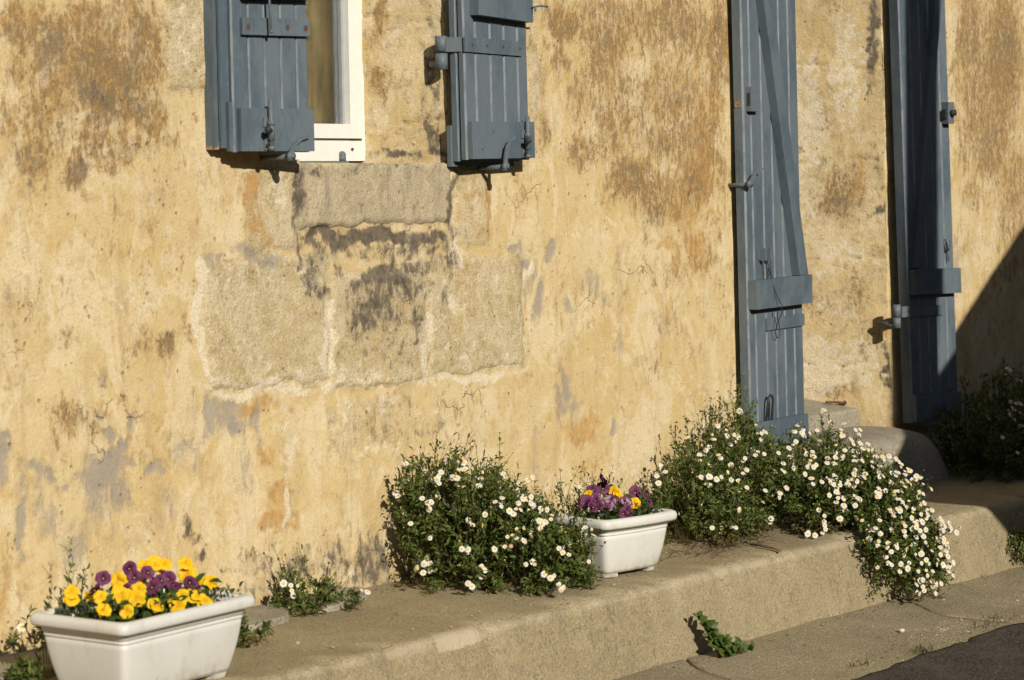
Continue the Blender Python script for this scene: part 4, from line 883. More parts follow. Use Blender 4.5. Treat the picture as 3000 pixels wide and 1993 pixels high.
# ------------------------------------------------------------------ plants
class Leaves:
    """collects folded leaf blades (6 vertices, 4 triangles each) into one mesh"""
    def __init__(s): s.V = []; s.T = []; s.n = 0
    def add(s, P, D, N, L, Wd, tint, dead, curl=0.15):
        P, D, N = [np.asarray(x, float) for x in (P, D, N)]; L = np.asarray(L)[:, None]; Wd = np.asarray(Wd)[:, None]
        D = D/np.linalg.norm(D, axis=1, keepdims=True); S = np.cross(D, N); S /= np.linalg.norm(S, axis=1, keepdims=True)+1e-9; U = np.cross(S, D)
        base = P; mid = P+D*L*.5+U*L*curl*.35; tip = P+D*L-U*L*curl*.4
        l1 = P+D*L*.38+S*Wd+U*L*(curl*.35+.10); r1 = P+D*L*.38-S*Wd+U*L*(curl*.35+.10)
        l2 = P+D*L*.68+S*Wd*.85+U*L*(curl*.2+.08); r2 = P+D*L*.68-S*Wd*.85+U*L*(curl*.2+.08)
        mid2 = P+D*L*.72+U*L*curl*.2
        s.V.append(np.stack([base, l1, l2, tip, r2, r1, mid, mid2], 1).reshape(-1, 3))
        s.T.append(np.repeat(np.stack([tint, dead], 1), 8, axis=0)); s.n += len(P)
    def build(s, name, mat, parent):
        V = np.concatenate(s.V); T = np.concatenate(s.T); n = len(V)//8
        q = np.array([[0, 6, 1, 1], [1, 6, 7, 2], [2, 7, 3, 3], [0, 5, 6, 6], [5, 4, 7, 6], [4, 3, 7, 7]])
        tri = np.array([[0, 6, 1], [1, 6, 7], [1, 7, 2], [2, 7, 3], [0, 5, 6], [5, 7, 6], [5, 4, 7], [4, 3, 7]])
        F = (np.arange(n)[:, None, None]*8+tri[None]).reshape(-1, 3)
        me = np_mesh(name, V, F, True); a = me.attributes.new('tint', 'FLOAT_COLOR', 'POINT')
        c = np.zeros((len(V), 4), np.float32); c[:, :2] = T; c[:, 3] = 1; a.data.foreach_set('color', c.ravel())
        o = link(name, me, mat, parent); o['kind'] = 'stuff'; return o
class Stems:
    def __init__(s): s.V = []; s.F = []; s.n = 0
    def add(s, pts, r0, r1, k=3):
        pts = np.asarray(pts, float); m = len(pts)
        t = np.gradient(pts, axis=0); t /= np.linalg.norm(t, axis=1, keepdims=True)+1e-9
        a = np.cross(t, [0.31, 0.77, 0.55]); a /= np.linalg.norm(a, axis=1, keepdims=True)+1e-9; b = np.cross(t, a)
        r = np.linspace(r0, r1, m)[:, None]
        for j in range(k):
            an = 2*math.pi*j/k; s.V.append(pts+(a*math.cos(an)+b*math.sin(an))*r)
        base = s.n
        for j in range(k):
            A = base+j*m; B = base+((j+1) % k)*m
            for i in range(m-1): s.F.append((A+i, A+i+1, B+i+1, B+i))
        s.n += k*m
    def build(s, name, mat, parent):
        o = link(name, np_mesh(name, np.concatenate(s.V), np.array(s.F), True), mat, parent); o['kind'] = 'stuff'; return o

def daisy_mesh(seed, R=.0105, droop=0.1, closed=0.0, np_=17):
    rnd = random.Random(seed); bm = bmesh.new()
    for i in range(np_):
        an = 2*math.pi*i/np_+rnd.uniform(-.08, .08); L = R*rnd.uniform(.88, 1.06); w = R*.155*rnd.uniform(.85, 1.2); dz = rnd.uniform(-.3, .3)*R*.15-droop*R*.3
        c, s_ = math.cos(an), math.sin(an); r0 = R*.30
        def pt(r, o_, z): 
            rr = r*(1-closed*.75) if r > r0 else r
            zz = z+closed*(r-r0)*1.1
            return bm.verts.new((rr*c-o_*s_, rr*s_+o_*c, zz))
        v = [pt(r0, -w*.6, 0), pt(r0, w*.6, 0), pt(L*.72, w, R*.05+dz*.4), pt(L*.72, -w, R*.05+dz*.4), pt(L, w*.5, dz), pt(L, -w*.5, dz)]
        bm.faces.new((v[0], v[3], v[2], v[1])); bm.faces.new((v[3], v[5], v[4], v[2]))
    # domed yellow disc
    rings = []
    for (r, z) in ((.40, -.02), (.40, .08), (.28, .17), (.12, .21)):
        rings.append([bm.verts.new((R*r*math.cos(2*math.pi*k/9), R*r*math.sin(2*math.pi*k/9), R*z)) for k in range(9)])
    fs = []
    for i in range(3):
        for k in range(9): fs.append(bm.faces.new((rings[i][k], rings[i][(k+1) % 9], rings[i+1][(k+1) % 9], rings[i+1][k])))
    fs.append(bm.faces.new(rings[-1]))
    for f in fs: f.material_index = 1
    # green cup behind
    cup = [bm.verts.new((R*.3*math.cos(2*math.pi*k/6), R*.3*math.sin(2*math.pi*k/6), -R*.04)) for k in range(6)]; tp = bm.verts.new((0, 0, -R*.32))
    for k in range(6): f = bm.faces.new((cup[k], tp, cup[(k+1) % 6])); f.material_index = 2
    me = bpy.data.meshes.new('daisy_flower'); bm.to_mesh(me); bm.free(); return me
DAISY = [daisy_mesh(i, .0105*s, d, c) for i, (s, d, c) in enumerate([(1, .0, .0), (1.05, .5, .0), (.95, .2, .12), (1, 1.2, .0), (.9, .0, .35), (1.08, .3, .05)])]
for me in DAISY:
    for m in (DPET, DISC, STEM): me.materials.append(m)
PINKD = daisy_mesh(31, .010, 0, .3)
for m in (PINK, DISC, STEM): PINKD.materials.append(m)

def blob(r, seed, squash=.8):
    bm = bmesh.new(); bmesh.ops.create_icosphere(bm, subdivisions=1, radius=r)
    rnd = random.Random(seed)
    for v in bm.verts: v.co *= rnd.uniform(.85, 1.15); v.co.z *= squash
    me = bpy.data.meshes.new('bud'); bm.to_mesh(me); bm.free(); return me

def daisy_plant(name, label, base, lobes, shoots, n_flowers, n_buds, seed, up=0.6, dead_low=0.0, leafs=20, flower_w=None, scale=1.0, group=None, long_shoots=0, part_flowers=300, tipw=.45, fill=0):
    """lobes: (cx, cy, cz, rx, ry, rz, weight) ellipsoids that make the mound; shoots grow from the ground below to its skin"""
    rs = np.random.RandomState(seed); t = empty(name, base); tag(t, label, 'daisies', group)
    B = np.array(base); L = np.array([l[:6] for l in lobes], float); wt = np.array([l[6] if len(l) > 6 else l[3]*l[4]+l[3]*l[5]+l[4]*l[5] for l in lobes]); wt = wt/wt.sum()
    leaves = Leaves(); stems = Stems(); buds = []; tips = []
    def inside(p, i):
        for j, l in enumerate(L):
            if j != i and (((p-l[:3])/l[3:])**2).sum() < .78: return True
        return False
    floor = lambda y, x: 0.0 if y > kerb_y(x)+0.02 else -0.225
    cnt = 0; tries = 0
    while cnt < shoots and tries < shoots*30:
        tries += 1
        i = rs.choice(len(L), p=wt); d = rs.normal(size=3); d /= np.linalg.norm(d)
        if d[2] < -0.35 and rs.rand() < .8: d[2] = -d[2]
        if d[1] > 0.5 and rs.rand() < .8: d[1] = -d[1]
        rad = rs.uniform(.80, 1.04)*(1.0 if rs.rand() > .22 else rs.uniform(1.05, 1.28)) if cnt < shoots*(1-fill) else rs.uniform(.35, .85)
        p = L[i, :3]+d*L[i, 3:]*rad
        if inside(p, i) and cnt < shoots*(1-fill): continue
        if p[1] > -0.012: p[1] = -0.012-rs.rand()*.02
        fz = floor(p[1], p[0])
        if p[2] < fz+.008: p[2] = fz+.008+rs.rand()*.015
        ky = kerb_y(p[0])
        if p[2] < 0.0 and p[1] > ky-.05: p[1] = ky-.055-rs.rand()*.03
        cnt += 1
        root = np.array([L[i, 0]+(p[0]-L[i, 0])*.45, L[i, 1]+(p[1]-L[i, 1])*.45, min(0.01, L[i, 2]) if L[i, 2] > -.05 else L[i, 2]+L[i, 5]*.7])
        nrm = d/L[i, 3:]; nrm /= np.linalg.norm(nrm)
        ctl = (root+p)/2+np.array([0, 0, .03])+rs.normal(size=3)*.02
        s = np.linspace(0, 1, 7)[:, None]; pts = (1-s)**2*root+2*s*(1-s)*ctl+s**2*p
        stems.add(pts-B, .0011*scale, .0007*scale)
        n = int(leafs*rs.uniform(.7, 1.3)); ss_ = np.sort(rs.uniform(.35, 1.0, n))[:, None]
        q = (1-ss_)**2*root+2*ss_*(1-ss_)*ctl+ss_**2*p; tan = 2*(1-ss_)*(ctl-root)+2*ss_*(p-ctl); tan /= np.linalg.norm(tan, axis=1, keepdims=True)
        rnd = rs.normal(size=(n, 3)); rnd -= tan*(rnd*tan).sum(1, keepdims=True); rnd /= np.linalg.norm(rnd, axis=1, keepdims=True)+1e-9
        D = tan*rs.uniform(.2, .9, (n, 1))+rnd*rs.uniform(.5, 1.1, (n, 1))+nrm*.35+np.array([0, 0, .15])
        Nn = nrm[None]*.6+np.array([0, -.2, .8])+rs.normal(size=(n, 3))*.45
        ln = rs.uniform(.012, .026, n)*scale*(1.15-.3*ss_[:, 0])
        pz = q[:, 2]-fz
        dead = np.where((pz < dead_low*rs.uniform(.3, 1.2, n)) & (rs.rand(n) < .75), 1.0, (rs.rand(n) < .03)*1.0)
        leaves.add(q-B, D, Nn, ln, ln*rs.uniform(.12, .19, n), np.clip(rs.normal(.45, .28, n), 0, 1), dead, .2)
        n3 = int(leafs*tipw); q3 = p-nrm*rs.uniform(-.004, .022, (n3, 1))*scale+rs.normal(size=(n3, 3))*.011*scale; q3[:, 1] = np.minimum(q3[:, 1], -.006)
        ln = rs.uniform(.011, .023, n3)*scale; dd = np.where((q3[:, 2]-fz < dead_low*rs.uniform(.3, 1.2, n3)) & (rs.rand(n3) < .7), 1.0, 0.0)
        leaves.add(q3-B, rs.normal(size=(n3, 3))*.8+nrm*.7+np.array([0, 0, .25]), nrm[None]*.8+np.array([-.1, -.3, .6])+rs.normal(size=(n3, 3))*.5, ln, ln*rs.uniform(.13, .21, n3), np.clip(rs.normal(.5, .28, n3), 0, 1), dd, .2)
        tips.append((p, nrm, tan[-1], i))
    # flowers on thin stalks
    rs.shuffle(tips) if False else None
    idx = rs.permutation(len(tips)); placed = 0; fpos = []
    extra = []
    kf = 0
    order = list(idx)*2
    while placed < n_flowers and order:
        j = order.pop(0); p, nrm, tn, i = tips[j]
        w = flower_w[i] if flower_w else 1.0
        if rs.rand() > w*(max(0, float(np.dot(nrm, [-.45, -.75, .35])))*1.1+.12): continue
        m = 1 if rs.rand() < .42 else rs.randint(2, 5)
        for _ in range(m):
            if placed >= n_flowers: break
            out = nrm*rs.uniform(.5, 1)+np.array([-.15, -.30, up])*rs.uniform(.5, 1.0)+rs.normal(size=3)*.3; out /= np.linalg.norm(out)
            q = p+nrm*.012+out*rs.uniform(.012, .042)*scale+rs.normal(size=3)*.006
            if q[1] > -.015: q[1] = -.015
            fz = floor(q[1], q[0]); q[2] = max(q[2], fz+.012)
            if any(((q-f)**2).sum() < .012**2 for f in fpos): continue
            fpos.append(q)
            mid = (p+q)/2+rs.normal(size=3)*.003
            stems.add(np.array([p, mid, q])-B, .0008*scale, .0007*scale)
            face = np.array([-.36, -.62, .45])+nrm*.55+rs.normal(size=3)*.30; face /= np.linalg.norm(face)
            pink = rs.rand() < .02
            me = PINKD if pink else DAISY[rs.choice(6, p=[.27, .2, .17, .12, .09, .15])]
            if placed >= part_flowers:
                sc = scale*rs.uniform(.66, 1.0); extra.append((me, Matrix.Translation(Vector(q-B)) @ Vector(face).to_track_quat('Z', 'Y').to_matrix().to_4x4() @ Matrix.Scale(sc, 4))); placed += 1; continue
            o = link('flower', me, None, t); o.location = q-B
            o.rotation_mode = 'QUATERNION'
            o.rotation_quaternion = Vector(face).to_track_quat('Z', 'Y') @ Vector((0, 0, 1)).rotation_difference(Vector((0, 0, 1)))
            sc = scale*rs.uniform(.66, 1.0); o.scale = (sc, sc, sc); placed += 1
    if extra:
        bx = bmesh.new()
        for me, mx in extra:
            k0 = len(bx.verts); bx.from_mesh(me); bx.verts.ensure_lookup_table()
            for v in bx.verts[k0:]: v.co = mx @ v.co
        mm = bpy.data.meshes.new('flowers'); bx.to_mesh(mm); bx.free()
        tag(link('flowers', mm, [DPET, DISC, STEM], t), kind='stuff')
    bm = bmesh.new(); bmd = bmesh.new()
    for _ in range(n_buds):
        if not len(tips): break
        p, nrm, tn, i = tips[rs.randint(len(tips))]
        out = nrm*.7+np.array([-.1, -.2, .8])+rs.normal(size=3)*.35; out /= np.linalg.norm(out); ln = rs.uniform(.012, .045)*scale
        q = p+out*ln; 
        if q[1] > -.01: q[1] = -.01
        q[2] = max(q[2], floor(q[1], q[0])+.008)
        stems.add(np.array([p, (p+q)/2+rs.normal(size=3)*.004, q])-B, .0008*scale, .0006*scale)
        tgt = bm if rs.rand() < .7 else bmd
        bmesh.ops.create_icosphere(tgt, subdivisions=1, radius=rs.uniform(.0022, .0042)*scale, matrix=Matrix.Translation(Vector(q-B)))
    for _ in range(long_shoots):     # straggling shoots that stand clear of the mound
        p, nrm, tn, i = tips[rs.randint(len(tips))]
        out = nrm*.5+np.array([rs.uniform(-.3, .3), -.05, 1.0]); out /= np.linalg.norm(out); ln = rs.uniform(.04, .10)*scale
        s = np.linspace(0, 1, 5)[:, None]; bend = rs.normal(size=3)*.012; pts = p+out*ln*s+bend*s*s
        pts[:, 1] = np.minimum(pts[:, 1], -.01)
        stems.add(pts-B, .0009*scale, .0006*scale)
        if rs.rand() < .6:
            bmesh.ops.create_icosphere(bm if rs.rand() < .5 else bmd, subdivisions=1, radius=rs.uniform(.0025, .004)*scale, matrix=Matrix.Translation(Vector(pts[-1]-B)))
        n = rs.randint(3, 9); ss_ = rs.uniform(.2, 1, n)[:, None]; q = p+out*ln*ss_
        D = rs.normal(size=(n, 3))+out*.8; l2 = rs.uniform(.008, .020, n)*scale
        leaves.add(q-B, D, rs.normal(size=(n, 3))+np.array([0, -.3, 1]), l2, l2*.14, rs.rand(n), np.zeros(n))
    if len(bm.verts): finish(bm, 'buds', BUD, t, True)['kind'] = 'stuff'
    else: bm.free()
    if len(bmd.verts): finish(bmd, 'dry_heads', DEAD, t, True)['kind'] = 'stuff'
    else: bmd.free()
    leaves.build('foliage', LEAF, t); stems.build('stems', STEM, t)
    return t

daisy_plant('daisy_bush', 'tall white daisy bush against the wall, left of the smaller flower trough', (-.38, -.22, 0),
    [(-.46, -.10, .13, .17, .10, .235), (-.47, -.24, .08, .16, .17, .21), (-.40, -.38, .05, .16, .14, .15), (-.29, -.10, .10, .16, .10, .20), (-.14, -.09, .06, .15, .085, .17), (-.385, -.46, .04, .085, .08, .10), (.0, -.075, .05, .10, .06, .12)],
    600, 200, 130, 11, .55, .018, 22, [1.0, 1.0, 1.0, .7, .6, .9, .5], long_shoots=80, fill=.22, tipw=.6)
daisy_plant('daisy_bush', 'broad mound of white daisies spilling from the doorstep over the pavement edge', (.9, -.35, 0),
    [(1.0, -.11, .15, .16, .095, .245), (.80, -.13, .08, .20, .11, .215), (.68, -.25, .05, .17, .16, .16), (.86, -.28, .07, .26, .20, .20), (1.24, -.27, .08, .26, .17, .18), (.98, -.44, .04, .24, .17, .16), (1.07, -.58, .02, .23, .14, .14), (1.02, -.71, -.09, .18, .075, .16, .115), (1.07, -.74, -.14, .13, .07, .10, .06), (1.46, -.17, .09, .15, .10, .11), (.52, -.27, .08, .17, .14, .17), (.58, -.36, .03, .17, .10, .08), (1.17, -.44, .06, .21, .16, .15)],
    1260, 560, 190, 23, .55, .05, 21, [.5, .45, .4, .5, .75, .8, 1, .8, 1, .5, .4, .1, .9], long_shoots=150, fill=.2)
daisy_plant('daisy_bush', 'shaded daisy bush at the foot of the wall beyond the right door shutter', (2.6, -.24, 0),
    [(2.48, -.20, .08, .26, .18, .20), (2.8, -.18, .1, .34, .17, .25), (2.42, -.33, .05, .22, .17, .15), (2.7, -.36, .05, .3, .18, .18), (3.15, -.2, .1, .3, .18, .24), (3.3, -.34, .06, .3, .18, .18)],
    850, 110, 60, 37, .55, .0, 20, None, long_shoots=50, fill=.25)
daisy_plant('daisy_seedling', 'small straggly daisy plant on a flat stone between the large trough and the tall bush', (-1.0, -.12, 0),
    [(-.99, -.13, .02, .085, .06, .05), (-1.04, -.07, .05, .05, .04, .07), (-.95, -.18, .015, .07, .045, .025)], 44, 7, 14, 41, .9, .01, 15, None, long_shoots=14)
daisy_plant('daisy_seedling', 'tiny daisy tuft beside the right end of the large flower trough', (-1.46, -.29, 0),
    [(-1.47, -.27, .03, .045, .05, .045), (-1.42, -.32, .012, .045, .03, .02)], 36, 3, 5, 43, .8, .02, 18, None, long_shoots=5)
daisy_plant('daisy_seedling', 'thin daisy plant at the wall behind the left end of the large trough', (-1.90, -.13, 0),
    [(-1.90, -.14, .08, .06, .04, .09), (-1.83, -.18, .13, .05, .04, .10), (-1.93, -.10, .03, .05, .04, .04)], 22, 1, 9, 47, 1, .0, 11, None, long_shoots=5, scale=1.1, tipw=.1)
daisy_plant('daisy_seedling', 'wispy daisy plant growing behind the smaller flower trough', (-.02, -.24, 0),
    [(-.03, -.24, .10, .12, .05, .13), (.06, -.28, .12, .07, .04, .10)], 50, 9, 16, 53, 1, .0, 10, None, long_shoots=30, tipw=.1)
daisy_plant('daisy_seedling', 'little daisy sprig in the angle of the kerb at the shadow edge', (1.80, -.74, -.225),
    [(1.78, -.735, -.17, .035, .03, .07), (1.85, -.75, -.20, .05, .035, .03)], 40, 3, 4, 59, .8, .0, 16, None, long_shoots=5)
daisy_plant('daisy_seedling', 'low dark weed on the flat stones at the left edge below the large trough', (-2.06, -.23, 0),
    [(-2.06, -.24, .02, .05, .04, .025)], 26, 0, 0, 61, .8, .0, 14, None)

# pansies -------------------------------------------------------------
def petal_mesh(name, w, l, mat, seed, notch=.12):
    """rounded, slightly ruffled petal growing along +Y from the throat"""
    rnd = random.Random(seed); nu, nv = 6, 5; V = []; T = []
    for j in range(nv+1):
        f = j/nv; hw = w*(math.sin(math.pi*min(1, .12+.80*f))**.55)*(1 if f < .95 else .94)
        for i in range(nu+1):
            s = i/nu*2-1; y = l*f-(l*.20*s*s*f)-(notch*l*(1-abs(s))*f**4)*.6
            z = .05*l*math.sin(s*4+seed)*f*f+.16*l*f*f*(-1)**(seed % 2)*.5-.10*l*s*s*f
            V.append((hw*s, y, z)); T.append(f)
    F = [(j*(nu+1)+i, j*(nu+1)+i+1, (j+1)*(nu+1)+i+1, (j+1)*(nu+1)+i) for j in range(nv) for i in range(nu)]
    me = np_mesh(name, np.array(V), np.array(F), True); a = me.attributes.new('tint', 'FLOAT_COLOR', 'POINT')
    c = np.zeros((len(V), 4), np.float32); c[:, 0] = T; c[:, 3] = 1; a.data.foreach_set('color', c.ravel()); me.materials.append(mat); return me
def petals(mt, mf): return dict(top=petal_mesh('petal', .0165, .0225, mt, 1), side=petal_mesh('petal', .0150, .0195, mf, 2), low=petal_mesh('petal', .0175, .0190, mf, 3, .2))
PET = {'yellow': petals(YPET, YPET), 'purple': petals(PPET, PPET), 'lilac': petals(PPET, WPET)}
bm = bmesh.new(); bmesh.ops.create_uvsphere(bm, u_segments=8, v_segments=5, radius=.0022); THME = bpy.data.meshes.new('flower'); bm.to_mesh(THME); bm.free(); THME.materials.append(THROAT)
def pansy_flower(parent, kind, loc, face, roll, sc):
    o = link('flower', THME, None, parent); o.location = loc; o.rotation_mode = 'QUATERNION'
    z = Vector(face).normalized(); x = Vector((0, 0, 1)).cross(z).normalized(); y = z.cross(x)
    q = Matrix((x, y, z)).transposed().to_quaternion(); o.rotation_quaternion = q @ Matrix.Rotation(roll, 3, 'Z').to_quaternion(); o.scale = (sc,)*3
    for nm, an, zz, tl in (('top', 28, -.0022, .1), ('top', -28, -.0014, .12), ('side', 88, .0004, .2), ('side', -88, .0008, .2), ('low', 180, .0016, .3)):
        p = link('petal', PET[kind][nm], None, o); p.location = (0, 0, zz); p.rotation_euler = (tl*random.uniform(.2, 1.8)*(1), random.uniform(-.2, .2), math.radians(an)+random.uniform(-.12, .12))
    return o
def pansy_plant(name, label, pl, spots, kind, H, seed, nleaf, area, group, spread=(1.0, 0.0), more=.6):
    """spots: (u, v, height above the rim, turn) in trough metres"""
    rnd = random.Random(seed); rs = np.random.RandomState(seed); random.seed(seed)
    mw = Matrix.Translation(pl.location) @ Matrix.Rotation(pl.rotation_euler.z, 4, 'Z')
    cx = sum(s[0] for s in spots)/len(spots); cy = sum(s[1] for s in spots)/len(spots)
    b = mw @ Vector((cx, cy, H-.032)); t = empty(name, b); tag(t, label, 'pansies', group)
    lv = Leaves(); st = Stems()
    spots = list(spots)+[(s_[0]+rnd.gauss(0, .018), min(.07, s_[1]+rnd.gauss(0, .018)), max(.004, s_[2]+rnd.gauss(-.006, .012)), s_[3]+rnd.gauss(0, .3))+tuple(s_[4:]) for s_ in spots if rnd.random() < more]
    for sp in spots:
        u, v, h, tw = sp[:4]; u = u*spread[0]+spread[1]; kd = sp[4] if len(sp) > 4 else kind
        p = mw @ Vector((u, v, H+h)); face = Vector((-.52+tw+rnd.gauss(0, .5), -.62, .28+rnd.gauss(0, .38)))
        pansy_flower(t, kd, p-b, face, rnd.uniform(-.5, .5), rnd.uniform(.76, 1.06))
        r = mw @ Vector((u*.9+cx*.1, v+.01, H-.035)); back = -face.normalized()*.010
        st.add(np.array([r-b, (r+p)/2-b+Vector((0, .008, .012)), p+back+Vector((0, 0, .004))-b, p-b-face.normalized()*.001]), .0013, .0010, 4)
    n = int(nleaf*1.5); U = rs.uniform(area[0], area[1], n); Vv = rs.uniform(area[2], area[3], n); hh = rs.uniform(-.03, .032, n)
    P = np.array([tuple((mw @ Vector((a, c, H+h)))-b) for a, c, h in zip(U, Vv, hh)])
    D = rs.normal(size=(n, 3))*np.array([1, 1, .4])+np.array([-.2, -.4, .25]); ln = rs.uniform(.018, .034, n)
    lv.add(P, D, np.array([-.2, -.5, 1])+rs.normal(size=(n, 3))*.4, ln, ln*rs.uniform(.2, .3, n), np.clip(rs.normal(.45, .25, n), 0, 1), np.zeros(n), .2)
    n2 = n*2; U = rs.uniform(area[0], area[1], n2); Vv = rs.uniform(area[2], area[3], n2); hh = rs.uniform(-.03, .015, n2)
    P = np.array([tuple((mw @ Vector((a, c, H+h)))-b) for a, c, h in zip(U, Vv, hh)]); ln = rs.uniform(.012, .024, n2)
    lv.add(P, rs.normal(size=(n2, 3))+np.array([0, -.3, .8]), rs.normal(size=(n2, 3)), ln, ln*.2, rs.rand(n2)*.7, np.zeros(n2), .2)
    lv.build('foliage', PLEAF, t); st.build('stems', STEM, t); return t
random.seed(3); g1 = 'pansies in the large trough'; g2 = 'pansies in the smaller trough'; H1 = .18; H2 = .167
pansy_plant('pansy_plant', 'yellow pansies at the left end of the large trough', P1, [(-.165, .045, .030, .1), (-.135, -.01, .034, .05), (-.175, -.06, .018, -.1), (-.135, -.085, .010, .0), (-.10, .055, .022, .3), (-.088, -.02, .032, -.2), (-.07, -.05, .024, .2), (-.05, -.085, .010, .1)], 'yellow', H1, 71, 46, (-.19, -.03, -.115, .10), g1, (1.06, 0))
pansy_plant('pansy_plant', 'purple pansies in the middle of the large trough', P1, [(-.06, .045, .062, .1), (-.03, .02, .030, -.1), (.015, .06, .068, .0), (.035, .03, .058, .2), (.02, .0, .030, -.2), (.055, -.02, .030, .1), (.06, .02, .036, .35), (.085, .03, .034, .0), (.088, -.045, .016, .1), (-.02, .05, .050, .1, 'yellow'), (-.012, .0, .030, .1, 'yellow')], 'purple', H1, 72, 46, (-.05, .10, -.105, .10), g1, (1.3, .0))
pansy_plant('pansy_plant', 'yellow pansies at the right end of the large trough', P1, [(.070, .078, .066, .0), (.105, .085, .062, .1), (.115, .06, .062, -.2), (.13, .078, .040, .2), (.165, .045, .058, .0), (.168, .045, .032, .15), (.172, .01, .018, .3), (.19, .055, .040, .6), (.195, .03, .016, .1), (.20, -.0, .012, -.1), (.005, -.095, .018, -.1), (.028, -.10, .016, .1), (.045, -.115, .004, .2), (.095, -.04, .012, .2)], 'yellow', H1, 73, 56, (.0, .20, -.115, .10), g1, (1.0, .018))
pansy_plant('pansy_plant', 'purple and lilac pansies filling the smaller trough', P2, [(-.105, .0, .042, -.1), (-.07, -.03, .026, .2), (-.055, .02, .038, .0, 'lilac'), (-.045, -.02, .026, .1, 'lilac'), (-.03, .055, .060, .1), (.0, .05, .062, .3), (-.028, -.01, .036, .15, 'lilac'), (-.008, -.045, .012, .1), (.005, -.03, .028, .0, 'lilac'), (-.012, -.06, .004, -.1), (.022, -.02, .022, .4), (.035, .07, .052, .2), (.098, .03, .04, .3), (.11, .01, .034, .0), (.098, -.02, .012, .2), (.115, .05, .05, .1), (-.12, -.04, .03, .1)], 'purple', H2, 75, 60, (-.13, .13, -.08, .07), g2, (1.12, 0), .5)
pansy_plant('pansy_plant', 'few bright yellow pansies among the purple ones in the smaller trough', P2, [(.030, .035, .050, .3), (.045, -.03, .022, -.1), (.06, -.035, .016, .4), (-.062, .05, .046, .6)], 'yellow', H2, 76, 24, (.0, .1, -.07, .06), g2)

# broad-leaved weed in the angle of the kerb ---------------------------
def weed():
    b = Vector((-.03, -.725, -.215)); t = empty('broadleaf_weed', b); tag(t, 'bright green broad-leaved weed growing at the foot of the kerb', 'weed')
    rs = np.random.RandomState(5)
    def leaf_mesh(seed):
        r = np.random.RandomState(seed); V = []; nu, nv = 4, 6
        for j in range(nv+1):
            f = j/nv; hw = .30*math.sin(math.pi*(f**.8)*.98+.02)**.9
            for i in range(nu+1):
                s = i/nu*2-1; V.append((hw*s, f, .10*abs(s)*hw*3-.18*f*f+.03*math.sin(f*9+s*3+seed)))
        F = [(j*(nu+1)+i, j*(nu+1)+i+1, (j+1)*(nu+1)+i+1, (j+1)*(nu+1)+i) for j in range(nv) for i in range(nu)]
        me = np_mesh('leaf', np.array(V), np.array(F), True); a = me.attributes.new('tint', 'FLOAT_COLOR', 'POINT'); c = np.zeros((len(V), 4), np.float32); c[:, 0] = r.uniform(.2, .9); c[:, 3] = 1
        a.data.foreach_set('color', c.ravel()); me.materials.append(WLEAF); return me
    LM = [leaf_mesh(i) for i in range(4)]; st = Stems()
    shoots = [((-.055, .035, .118), 15), ((-.035, -.0, .065), 14), ((.0, -.02, .05), 14), ((.05, -.04, .032), 12), ((-.03, .02, .09), 13), ((.085, -.05, .015), 9), ((.02, -.05, .02), 10)]
    for (tip, n) in shoots:
        tip = np.array(tip); c = tip*np.array([.4, .5, .8])
        s = np.linspace(0, 1, 6)[:, None]; st.add((1-s)**2*0+2*s*(1-s)*c+s*s*tip, .002, .0012, 5)
        for j in range(n):
            f = .3+.7*j/(n-1); q = 2*f*(1-f)*c+f*f*tip; an = j*2.4+rs.rand()*.6; e = .25+.9*f
            d = Vector((math.cos(an), math.sin(an)*.8-.35, e*.6)).normalized(); L = rs.uniform(.026, .042)*(1.1-.35*f)
            o = link('leaf', LM[rs.randint(4)], None, t); o.location = q; x = d.cross(Vector((-.45+rs.normal()*.4, -.75, .5+rs.normal()*.4))).normalized(); z = x.cross(d)
            o.rotation_euler = Matrix((x, d, z)).transposed().to_euler(); o.scale = (L, L, L)
    st.build('stems', STEM, t)
weed()

# grass tufts and a red-stemmed weed at the edge of the road -----------
def tuft(label, base, n, h, seed, spread=.02):
    t = empty('grass_tuft', base); tag(t, label, 'grass tuft', 'tufts along the road edge'); rs = np.random.RandomState(seed); lv = Leaves()
    P = rs.normal(size=(n, 3))*np.array([spread, spread*.6, 0]); D = rs.normal(size=(n, 3))*.45+np.array([0, 0, 1.0]); ln = rs.uniform(.4, 1.1, n)*h
    lv.add(P, D, rs.normal(size=(n, 3))+np.array([0, -1, .2]), ln, ln*.035, rs.uniform(.5, 1, n), (rs.rand(n) < .25)*1.0, .35)
    lv.build('blades', WLEAF, t)
tuft('small pale grass tuft on the road edge below the cracked gutter', (.415, -1.105, -.236), 26, .04, 3)
tuft('sparse grass blades by the road edge left of the pale tuft', (.16, -1.06, -.236), 9, .035, 4, .035)
tuft('flat grass clump on the road edge at the right side of the frame', (.86, -1.08, -.236), 24, .026, 5, .05)
tuft('reddish low weed on the road edge at the far right of the frame', (.99, -1.05, -.236), 14, .026, 6, .03)

